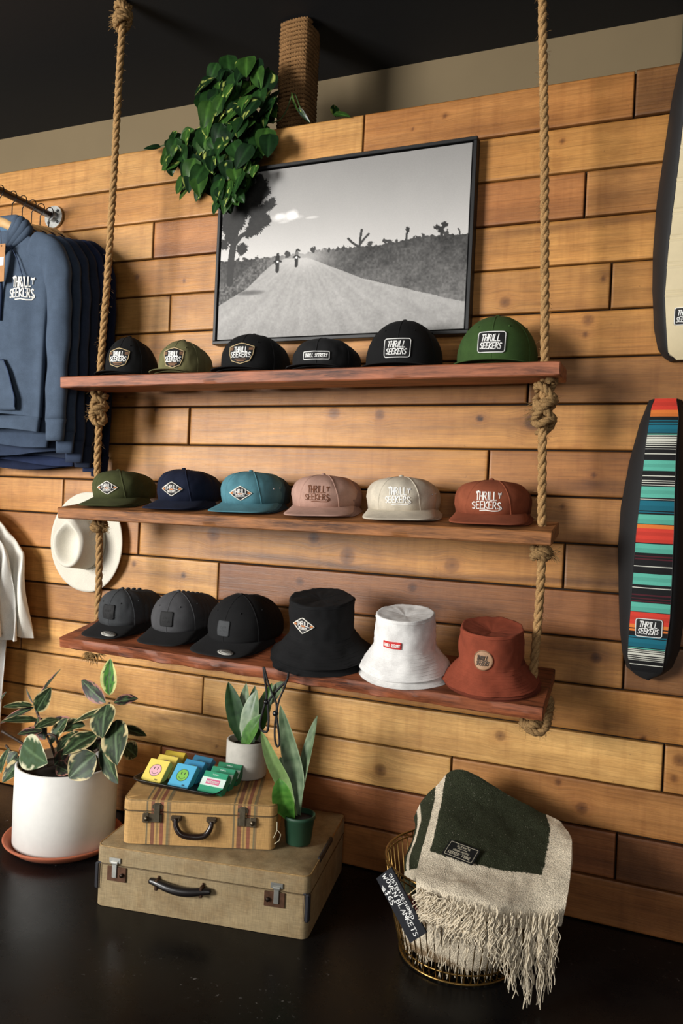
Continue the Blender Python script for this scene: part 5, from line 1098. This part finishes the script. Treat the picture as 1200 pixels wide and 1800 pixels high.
for i, (bp, tp, y0, y1, wd, up, cl) in enumerate([((425, 1300), (401, 1198), -.21, -.20, .058, (.6, -1, 0), 0), ((428, 1305), (433, 1200), -.20, -.17, .052, (0, -1, 0), 1), ((436, 1308), (452, 1212), -.23, -.20, .078, (-.3, -1, .1), 1), ((442, 1305), (448, 1205), -.19, -.16, .05, (.2, -1, 0), 0), ((428, 1311), (462, 1255), -.25, -.25, .052, (-.4, -1, .1), 2), ((446, 1300), (478, 1200), -.18, -.12, .05, (.3, -1, .2), 2), ((470, 1240), (500, 1196), -.13, -.10, .05, (-.3, -1, .4), 1)]):
    leaf(b, f(at(*bp, y0)), f(at(*tp, y1)), wd, up, snake_col(i*2.2, *[((36, 64, 36), (60, 92, 52)), ((86, 110, 80), (140, 156, 122)), ((56, 96, 38), (90, 134, 62))][cl]), .2, .06, 16, 5, 'sword', .35)
b.build('leaves', leafmat(.4), t_, color=True)
NP = Vector((-.984, -.300, .1835)); t_ = thing('potted_snake_plant', 'snake plant in small dark green nursery pot on the large suitcase', 'plant', NP)
b = MB(); b.lathe([(0, 0), (.036, 0), (.038, .003), (.046, .074), (.049, .076), (.049, .086), (.0455, .086), (.043, .07), (0, .068)], 48); b.build('pot', plain((30, 66, 46), .55, 0., .05), t_)
b = MB(); b.lathe([(.043, .072), (.02, .077), (0, .078)], 24); b.build('soil', plain((26, 20, 18), .95), t_)
f = inv(NP); b = MB()
for i, (path, wd, up, cl) in enumerate([([(520, 1440, -.30), (500, 1380, -.30), (478, 1335, -.32), (458, 1283, -.34)], .046, (.3, -1, .2), 3), ([(522, 1442, -.29), (520, 1370, -.28), (508, 1310, -.28), (492, 1238, -.30)], .060, (.2, -1, 0), 1), ([(526, 1440, -.29), (530, 1380, -.27), (545, 1310, -.26), (558, 1257, -.26)], .046, (-.5, -1, 0), 1), ([(514, 1443, -.32), (500, 1415, -.35), (494, 1390, -.37), (490, 1368, -.37)], .062, (.4, -1, .1), 2), ([(524, 1440, -.28), (515, 1380, -.27), (500, 1345, -.28), (492, 1330, -.29)], .040, (.1, -1, 0), 1)]):
    P = smoothpath([f(at(*q)) for q in path], 5); n_ = len(P)-1; rows = []; cols = []; cf = snake_col(i*3.1, *[None, ((60, 84, 56), (140, 158, 124)), ((50, 104, 34), (96, 150, 60)), ((110, 140, 82), (136, 162, 104))][cl])
    for k, p in enumerate(P):
        s_ = k/n_; ax = (P[min(k+1, n_)]-P[max(k-1, 0)]).normalized(); sd = ax.cross(Vector(up)).normalized(); n3 = sd.cross(ax); hw = wd*.5*(min(1, s_*2+.30))*(1-max(0, s_-.45)**2/.3025)**.8 if k < n_ else 0
        rows.append([p+sd*hw*q/5+n3*abs(q/5)*hw*.35 for q in range(-5, 6)]); cols.append([cf(s_, q/5) for q in range(-5, 6)])
    b.grid(rows, False, cols)
b.build('leaves', leafmat(.4), t_, color=True)
# pothos on top of the partition
PPc = Vector((-1.60, .085, 2.5185)); t_ = thing('potted_pothos', 'trailing green pothos spilling over the top of the plank wall', 'plant', PPc); f = inv(PPc)
b = MB(); b.lathe([(0, 0), (.045, 0), (.055, .09), (.057, .095), (.05, .095), (.045, .08), (0, .08)], 32); b.build('pot', plain((60, 46, 38), .8), t_)
random.seed(11); vines = []; b = MB()
def vn(P, r_=.0022): P = [f(at(*q)) for q in P]; P = smoothpath(P, 5); b.tube(P, r_, 5); return P
VP = [[(420, 225, .06), (395, 260, -.05), (370, 300, -.07), (378, 340, -.09), (398, 375, -.10)], [(420, 225, .06), (430, 250, -.05), (420, 300, -.09), (405, 350, -.10)], [(415, 225, .06), (360, 240, -.03), (310, 250, -.04), (262, 262, -.03)], [(415, 225, .06), (345, 250, -.06), (320, 290, -.07), (335, 330, -.09)], [(430, 225, .05), (460, 230, -.04), (470, 255, -.07)], [(430, 215, .06), (480, 215, -.02), (500, 200, -.01), (516, 165, .0), (528, 190, -.02), (542, 214, -.01)]]
for P in VP: vines.append(vn(P))
b.build('vines', plain((60, 84, 40), .6), t_)
b = MB(); gcol = [((22, 46, 20), (38, 70, 30)), ((34, 62, 26), (58, 92, 36)), ((14, 32, 18), (26, 50, 24))]
def poth(i):
    (a, c) = gcol[i % 3]; A1, C1, Y1 = lin(a), lin(c), lin((176, 188, 96)); sd = i*1.7
    def f_(s_, q):
        k = noise.noise(Vector((s_*4, q*2+sd, sd))); y = noise.noise(Vector((s_*2+q*6, sd, sd*.7)))
        if y > (.34 if i % 4 == 0 else .62): return Y1
        if abs(q) < .06: return tuple(v*1.5 for v in C1[:3])+(1,)
        k = .5+.5*k; return tuple(A1[j]*(1-k)+C1[j]*k for j in range(3))+(1,)
    return f_
cnt = 0
regs = [((418, 175), (64, 66), (-.07, .05), 150), ((405, 205), (42, 40), (-.11, -.05), 50), ((350, 255), (36, 28), (-.09, .0), 20), ((320, 285), (30, 30), (-.10, -.05), 16), ((345, 320), (30, 20), (-.11, -.06), 12), ((400, 330), (22, 34), (-.12, -.07), 18), ((425, 290), (28, 36), (-.12, -.06), 22), ((385, 270), (26, 26), (-.11, -.06), 14), ((465, 250), (14, 24), (-.09, -.03), 7), ((300, 250), (18, 14), (-.07, -.03), 5)]
for (c, rr, yr, n_) in regs:
    for k in range(n_):
        a = random.uniform(0, 6.28); q = math.sqrt(random.random()); px_, py_ = c[0]+rr[0]*q*math.cos(a), c[1]+rr[1]*q*math.sin(a)
        if px_ > 492: px_ = 492-random.random()*20
        yy = random.uniform(*yr); 
        if py_ > 215: yy = min(yy, -.035)
        p = f(at(px_, py_, yy)); L = random.uniform(.05, .105); d = Vector((random.uniform(-.9, .7), random.uniform(-.5, .1), random.uniform(-1.8, -.6))).normalized()
        leaf(b, p-d*L*.4, p+d*L*.6, L*.72, (random.uniform(-.5, .5), -1, random.uniform(.1, .7)), poth(cnt), .2, .15, 9, 4, 'heart', .2); cnt += 1
for (bp, tp, y0, y1, wd, up) in [((282, 259), (252, 262), -.04, -.05, .034, (0, -1, .6)), ((352, 238), (348, 278), -.06, -.06, .05, (.3, -1, 0)), ((318, 275), (284, 300), -.08, -.09, .075, (0, -1, .3)), ((340, 270), (332, 340), -.08, -.10, .08, (.2, -1, .2)), ((385, 350), (375, 378), -.10, -.11, .035, (0, -1, .3)), ((410, 325), (392, 378), -.10, -.11, .055, (.2, -1, .2)), ((405, 300), (402, 352), -.09, -.11, .05, (-.2, -1, .3)), ((475, 235), (464, 268), -.06, -.08, .05, (0, -1, .2)), ((512, 162), (526, 198), .0, -.02, .022, (-.8, -.5, 0)), ((524, 190), (545, 216), -.02, -.01, .018, (-.5, -.8, .5)), ((590, 206), (587, 184), .01, .02, .045, (.8, -.6, .2)), ((586, 200), (616, 206), .0, -.01, .030, (0, -.8, .6)), ((450, 300), (425, 290), -.08, -.10, .04, (0, -.8, .8))]:
    leaf(b, f(at(*bp, y0)), f(at(*tp, y1)), wd, up, poth(cnt), .2, .12, 10, 4, 'heart', .2); cnt += 1
b.build('leaves', leafmat(.3), t_, color=True)

# ---------------------------------------------------------------- wire basket with blankets
BC = Vector((-.476, -.330, 0)); RBt, RTp, BH = .160, .208, .255
t_ = thing('wire_basket', 'round gold wire basket on the floor, filled with woven blankets', 'basket', BC)
gold = plain((146, 116, 66), .34, .95, .2, 60)
def ring(b, r_, z, w_, n=64): b.tube([(r_*math.cos(2*math.pi*k/n), r_*math.sin(2*math.pi*k/n), z) for k in range(n+1)], w_, 8, False)
b = MB(); ring(b, RTp, BH, .0032); ring(b, RTp-.001, BH-.014, .0022); b.build('rim', gold, t_)
b = MB(); ring(b, RBt, .006, .003); ring(b, RBt+.002, .030, .002); ring(b, .08, .004, .0018, 40); b.build('base_ring', gold, t_)
b = MB()
for k in range(56):
    a = 2*math.pi*k/56; c_, s_ = math.cos(a), math.sin(a); b.tube([(.08*c_, .08*s_, .004), (RBt*.95*c_, RBt*.95*s_, .004), (RBt*c_, RBt*s_, .012), ((RBt+(RTp-RBt)*.5+.004)*c_, (RBt+(RTp-RBt)*.5+.004)*s_, BH*.5), (RTp*c_, RTp*s_, BH)], .0017, 5)
o = b.build('wires', gold, t_)
CRM, DGR, MRN = (236, 222, 196), (56, 60, 44), (110, 24, 30)
@cached
def wool():
    t = NT('wool'); a = t.n('ShaderNodeAttribute', attribute_name='col'); vec = t.coords(); f = t.noise(vec, 330, 3); sp = t.noise(vec, 300, 2)
    c = t.mix(a.outputs['Color'], t.ramp(f, [(.3, g(.5)), (.6, g(1.1))]), 1.0, 'MULTIPLY'); c = t.mix(c, (.5, .46, .36, 1), t.ramp(sp, [(.69, g(0)), (.74, g(1))]))
    t.l(c, t.b.inputs['Base Color']); t.b.inputs['Roughness'].default_value = .95; t.b.inputs['Specular IOR Level'].default_value = .1; t.bump(f, 1.0, .005); return t.m
def bcol(fn, nz_=.06):
    def f_(u, v, p):
        e = .007*noise.noise(Vector((p.x*160, p.y*160, p.z*160))); c = lin(fn(u+e, v+e)); sp = noise.noise(Vector(p)*700); k = 1+.10*noise.noise(Vector(p)*60); 
        return tuple(min(1, x*k) for x in c[:3])+(1,)
    return f_
def sheet(name, ctrl, thick, colf, parent, nu=110, nv=110, wr=.004, seed=0):
    """ctrl: rows of world control points -> smooth thick cloth"""
    R1 = [smoothpath(r_, 34) for r_ in ctrl]; n1 = len(R1[0]); C1 = [smoothpath([R1[i][j] for i in range(len(R1))], 34) for j in range(n1)]; H = len(C1[0])
    f = inv(parent.location); G = [[C1[j][i] for j in range(n1)] for i in range(H)]; rows = []; cols = []; back = []
    for i in range(H):
        row = []; cr = []; bk = []
        for j in range(n1):
            p = G[i][j]; du = G[i][min(j+1, n1-1)]-G[i][max(j-1, 0)]; dv = G[min(i+1, H-1)][j]-G[max(i-1, 0)][j]; n = du.cross(dv)
            n = n.normalized() if n.length > 1e-9 else Vector((0, -1, 0))
            if n.y > 0: n = -n
            p2 = p+n*wr*(noise.noise(p*14+Vector((seed, 0, 0)))+.5*noise.noise(p*35)); row.append(f(p2)); bk.append(f(p2-n*thick)); cr.append(colf(j/(n1-1), i/(H-1), p))
        rows.append(row); cols.append(cr); back.append(bk)
    b = MB(); b.grid(rows, False, cols); b.grid(back, False, cols)
    for (ra, rb_, ca) in ((rows[0], back[0], cols[0]), (rows[-1], back[-1], cols[-1]), ([r_[0] for r_ in rows], [r_[0] for r_ in back], [c[0] for c in cols]), ([r_[-1] for r_ in rows], [r_[-1] for r_ in back], [c[-1] for c in cols])): b.grid([ra, rb_], False, [ca, ca])
    return b.build(name, wool(), parent, color=True), G
def strands(b, A, Bv_, n, len0, len1, y_out, f, floor=.012, r_=.0011, side=0.0):
    for k in range(n):
        t = random.random(); p = A(t) if callable(A) else A.lerp(Bv_, t); L = random.uniform(len0, len1); pts = []; ph = random.uniform(0, 6); sx = random.uniform(-.012, .012); am = random.uniform(.002, .006)
        for i in range(9):
            s_ = i/8; pts.append(f(Vector((p.x+sx*s_+am*math.sin(s_*9+ph)+side*s_, p.y-y_out*math.sin(min(1, s_*1.5)*1.57)+am*math.cos(s_*7+ph), max(floor, p.z-L*s_)))))
        b.tube(pts, [r_*(1.25-.6*i/8) for i in range(9)], 4, False)
# other blankets inside the basket
def lump(name, label, ctr, rx_, ry_, rz_, colf, seed, fr=0):
    t_ = thing(name, label, 'blanket', ctr); b = MB(); rows = []; cols = []
    for i in range(25):
        p_ = math.pi*(i+.001)/24.002; row = []; cr = []
        for k in range(64):
            a = 2*math.pi*k/64; d = Vector((math.sin(p_)*math.cos(a), math.sin(p_)*math.sin(a), math.cos(p_))); d = Vector([math.copysign(abs(v)**.7, v) for v in d])
            s_ = 1+.05*noise.noise(d*2+Vector((seed, 0, 0)))+.03*math.sin(d.z*22+seed)*.6
            p = Vector((d.x*rx_*s_, d.y*ry_*s_, d.z*rz_)); row.append(p); cr.append(colf(d, p))
        rows.append(row); cols.append(cr)
    b.grid(rows, True, cols); b.build('folds', wool(), t_, color=True)
    if fr:
        b = MB(); b.cc = lin((224, 210, 184))
        for k in range(fr):
            a = random.uniform(math.pi*1.05, math.pi*1.95); p = Vector((rx_*.97*math.cos(a), ry_*.97*math.sin(a), random.uniform(-.3, .4)*rz_)); L = random.uniform(.03, .07)
            b.tube([p, p+Vector((.004*math.sin(k), -.004, -L*.4)), p+Vector((.006*math.cos(k), -.001, -L))], .001, 4, False)
        b.build('fringe', vcol('col', .95, 400, .3, .5), t_, color=True)['kind'] = 'stuff'
    return t_
def cf1(d, p): return lin(CRM if noise.noise(Vector((p.x*5, p.z*16, 3)))+.12 > 0 else (150, 128, 100))
def cf2(d, p): return lin(MRN if -.75 < d.x < .15 and d.z < .35 else DGR)
lump('folded_blanket', 'cream blanket with tan bands at the bottom of the basket', BC+Vector((0, 0, .070)), .146, .146, .060, cf1, 3, 120)
lump('folded_blanket', 'maroon and dark green blanket in the middle of the basket', BC+Vector((0, 0, .170)), .156, .156, .045, cf2, 9, 30)
# green-and-cream blanket leaning behind, seen at the left
def stripes2(u, v): return CRM if (.10 < u < .22 or .55 < u < .68 or v > .86) else DGR
f2 = bcol(stripes2)
t_ = thing('folded_blanket', 'dark green and cream blanket tucked behind the draped one at the basket left', 'blanket', (-.50, -.25, .24))
sheet('cloth', [[at(727, 1436, -.17), at(745, 1402, -.16), at(775, 1372, -.15), at(812, 1352, -.14)], [at(728, 1462, -.24), at(745, 1440, -.24), at(770, 1420, -.22), at(800, 1400, -.21)], [at(712, 1512, -.32), at(727, 1500, -.35), at(752, 1490, -.36), at(785, 1480, -.30)], [at(708, 1545, -.38), at(722, 1548, -.42), at(742, 1550, -.44), at(770, 1552, -.42)]], .012, f2, t_, wr=.005, seed=2)
def gcf(u, v):
    if v > .54-.05*0: return CRM
    if u < .10 or u > .80: return CRM
    return DGR
gc = bcol(gcf)
DB = (-.40, -.35, .26); t_ = thing('folded_blanket', 'dark green and cream fringed blanket draped over the basket, with black sewn label', 'blanket', DB)
ctrl = [[at(773, 1374, -.165), at(796, 1353, -.155), at(830, 1359, -.15), at(892, 1396, -.15), at(960, 1432, -.15), at(986, 1445, -.165)],
        [at(762, 1412, -.235), at(792, 1404, -.225), at(840, 1415, -.22), at(900, 1440, -.22), at(966, 1462, -.23), at(1003, 1471, -.235)],
        [at(750, 1460, -.34), at(780, 1462, -.355), at(832, 1476, -.36), at(890, 1492, -.35), at(960, 1503, -.32), at(1004, 1500, -.32)],
        [at(738, 1505, -.43), at(768, 1518, -.455), at(820, 1532, -.465), at(880, 1545, -.455), at(950, 1552, -.43), at(1001, 1545, -.40)],
        [at(731, 1548, -.538), at(760, 1558, -.555), at(812, 1570, -.560), at(872, 1584, -.545), at(940, 1594, -.49), at(995, 1585, -.455)],
        [at(742, 1600, -.552), at(766, 1604, -.570), at(814, 1612, -.575), at(872, 1624, -.558), at(936, 1634, -.50), at(986, 1628, -.455)]]
o, G = sheet('cloth', ctrl, .012, gc, t_, wr=.0045, seed=5); f = inv(DB)
b = MB(); bl = [at(852, 1515, -.4), ]; c_ = lambda u, v: G[int(max(0, min(.999, v))*(len(G)-1))][int(max(0, min(.999, u))*(len(G[0])-1))]
def lerpG(u, v):
    x = u*(len(G[0])-1); y = v*(len(G)-1); i, j = int(y), int(x); fx, fy = x-j, y-i; i2, j2 = min(i+1, len(G)-1), min(j+1, len(G[0])-1); return (G[i][j]*(1-fx)+G[i][j2]*fx)*(1-fy)+(G[i2][j]*(1-fx)+G[i2][j2]*fx)*fy
lc = lerpG(.345, .50); nn = Vector((0, -.72, .70)); eu = (lerpG(.50, .52)-lerpG(.2, .49)).normalized(); nn = (lerpG(.35, .40)-lerpG(.35, .60)).cross(eu).normalized(); nn = -nn if nn.y > 0 else nn; ev = eu.cross(nn).normalized(); ev = ev if ev.z > 0 else -ev
FLb = lambda u, v, o_: f(lc+eu*u+ev*v+nn*(.006+o_))
ol = rrect(-.043, -.028, .043, .028, .003); b.prism(ol, .0015, FLb); b.cur = 1; F2 = lambda u, v, o_: FLb(-u, -v, .0016+o_)
oi = rrect(-.038, -.023, .038, .023, .002); b.ribbon(oi+[oi[0]], .0010, F2, .0005); text(b, 'THRILL SEEKERS', -.031, .008, .062, .009, .0011, F2, .0005, .15); text(b, 'CUSTOM WOVEN', -.022, -.002, .044, .0055, .0008, F2, .0005); b.ribbon([(-.014, -.0075), (.014, -.0075)], .0008, F2, .0005); text(b, 'BLANKETS', -.018, -.018, .036, .006, .0008, F2, .0005)
b.build('sewn_label', [fabric((20, 20, 20)), plain((188, 180, 158), .8)], t_, False)
b = MB(); random.seed(5)
b.cc = lin((224, 210, 184))
edge = lambda t: lerpG(.03+.94*t, 1.0)
def fr(n, va, vb, u0, u1, lf, yo, r_):
    for k in range(n):
        u = random.uniform(u0, u1); clump = round(u*26)/26; u = u*.45+clump*.55; v = random.uniform(va, vb); p = lerpG(u, v)+Vector((0, -.010-.004*random.random(), 0)); L = lf(u)*random.uniform(.65, 1.1)
        cx = random.uniform(-.010, .010)+.006*math.sin(clump*91); am = random.uniform(.002, .007); ph = random.uniform(0, 6); pts = []
        for i in range(11):
            s_ = i/10; z = p.z-L*s_; pts.append(f(Vector((p.x+cx*s_+am*math.sin(s_*11+ph)*min(1, s_*3), p.y-yo*math.sin(min(1, s_*2)*1.57)+am*.7*math.cos(s_*9+ph), max(.012, z)))))
        b.tube(pts, [r_*(1.2-.6*i/10) for i in range(11)], 4, False)
ln = lambda u: np.interp(u, [0, .12, .3, .5, .62, .75, .9, 1], [.012, .02, .035, .065, .09, .17, .18, .05])
fr(330, .97, 1.0, .02, .98, ln, .006, .0016)
fr(260, .82, .96, .03, .95, lambda u: .025+.5*ln(u), .008, .0014)
fr(30, .97, 1.0, .20, .50, lambda u: .11, .004, .0014)
for k in range(60):                                   # tangled curls near the left of the fringe
    u, v = random.gauss(.16, .06), random.uniform(.86, 1.0); p = lerpG(max(.02, u), v)+Vector((0, -.012, 0)); r0 = random.uniform(.006, .018); a0 = random.uniform(0, 6)
    b.tube([f(p+Vector((r0*math.cos(a0+i*.7), -.004*random.random(), r0*.8*math.sin(a0+i*.7)))) for i in range(7)], .0012, 4, False)
o = b.build('fringe', vcol('col', .95, 400, .3, .5), t_, color=True); o['kind'] = 'stuff'
# chalk sign
q = [at(688, 1521, -.545), at(746, 1634, -.575), at(727, 1661, -.56), at(664, 1545, -.515)]
tl_, tr_, br_, bl_ = q; O = (tl_+bl_)/2; eu = ((tr_-tl_)+(br_-bl_)).normalized(); ev = (tl_-bl_); ev = (ev-eu*ev.dot(eu)); SHh = ev.length; ev.normalize(); nn = eu.cross(ev); nn = -nn if nn.dot(CAM-O) < 0 else nn; SL = ((tr_-tl_).length+(br_-bl_).length)/2
t_ = thing('chalk_sign', 'black chalkboard sign with white handwriting hanging tilted on the wire basket', 'sign', O); f = lambda u, v, o_: eu*u+ev*v+nn*o_
b = MB(); b.prism([(0, -SHh/2), (SL, -SHh/2), (SL, SHh/2), (0, SHh/2)], .004, f); b.build('board', plain((22, 24, 30), .6), t_, False)
b = MB(); F2 = lambda u, v, o_: f(u, v, .0042+o_); text(b, 'CUSTOM DESIGNED', SL*.07, SHh*.20, SL*.68, SHh*.15, .0016, F2, .0004, .0, 0, .12); text(b, 'WOVEN BLANKETS', SL*.02, -SHh*.12, SL*.94, SHh*.24, .0020, F2, .0004, .1, 0, .12); text(b, '$65', SL*.24, -SHh*.44, SL*.20, SHh*.24, .0030, F2, .0004, 0, 0, .04)
for k in range(4): b.ribbon([(SL*(.14+.02*k), -SHh*(.36-.02*k)), (SL*(.19+.012*k), -SHh*(.55)), (SL*(.16+.03*k), -SHh*.62)], .0018, F2 if k < 0 else (lambda u, v, o_: f(u, max(v, -SHh*.49), .0042+o_)), .0004)
b.build('chalk_writing', plain((230, 230, 226), .8), t_, False)
b = MB(); b.tube([eu*SL*.45+ev*SHh*.45, eu*SL*.45+ev*SHh*.7+Vector((.01, .01, .01)), eu*SL*.5+ev*SHh*1.0+Vector((.02, .02, .0))], .0012, 5); b.build('string', plain((190, 170, 130), .8), t_)

# ---------------------------------------------------------------- pieces of parts go under their part
def mid(o):
    c = [Vector(v) for v in o.bound_box]; return sum(c, Vector())/8
SUB = {'button': 'crown', 'eyelet': 'crown', 'sticker': 'brim', 'hat_band': 'crown', 'cuff': 'sleeve', 'hood_lining': 'hood', 'screw': 'flange', 'hasp': 'lock_plate', 'lock_button': 'lock_plate', 'handle_mount': 'handle',
       'guard_stitching': 'corner_guard', 'cord_bead': 'chin_cord', 'soil': 'pot', 'rivet': 'dish', 'chalk_writing': 'board', 'seams': 'body', 'pocket': 'body', 'hem_seam': 'body', 'canvas': 'backing', 'print': 'backing'}
base = lambda o: o.name.split('.')[0]
for root in [o for o in list(bpy.data.objects) if o.parent is None and o.type == 'EMPTY']:
    kids = list(root.children)
    for k in kids:
        tgt = [t for t in kids if base(t) == SUB.get(base(k))]
        if tgt and tgt[0].type == 'MESH':
            k.parent = min(tgt, key=lambda t: (mid(t)-mid(k)).length)
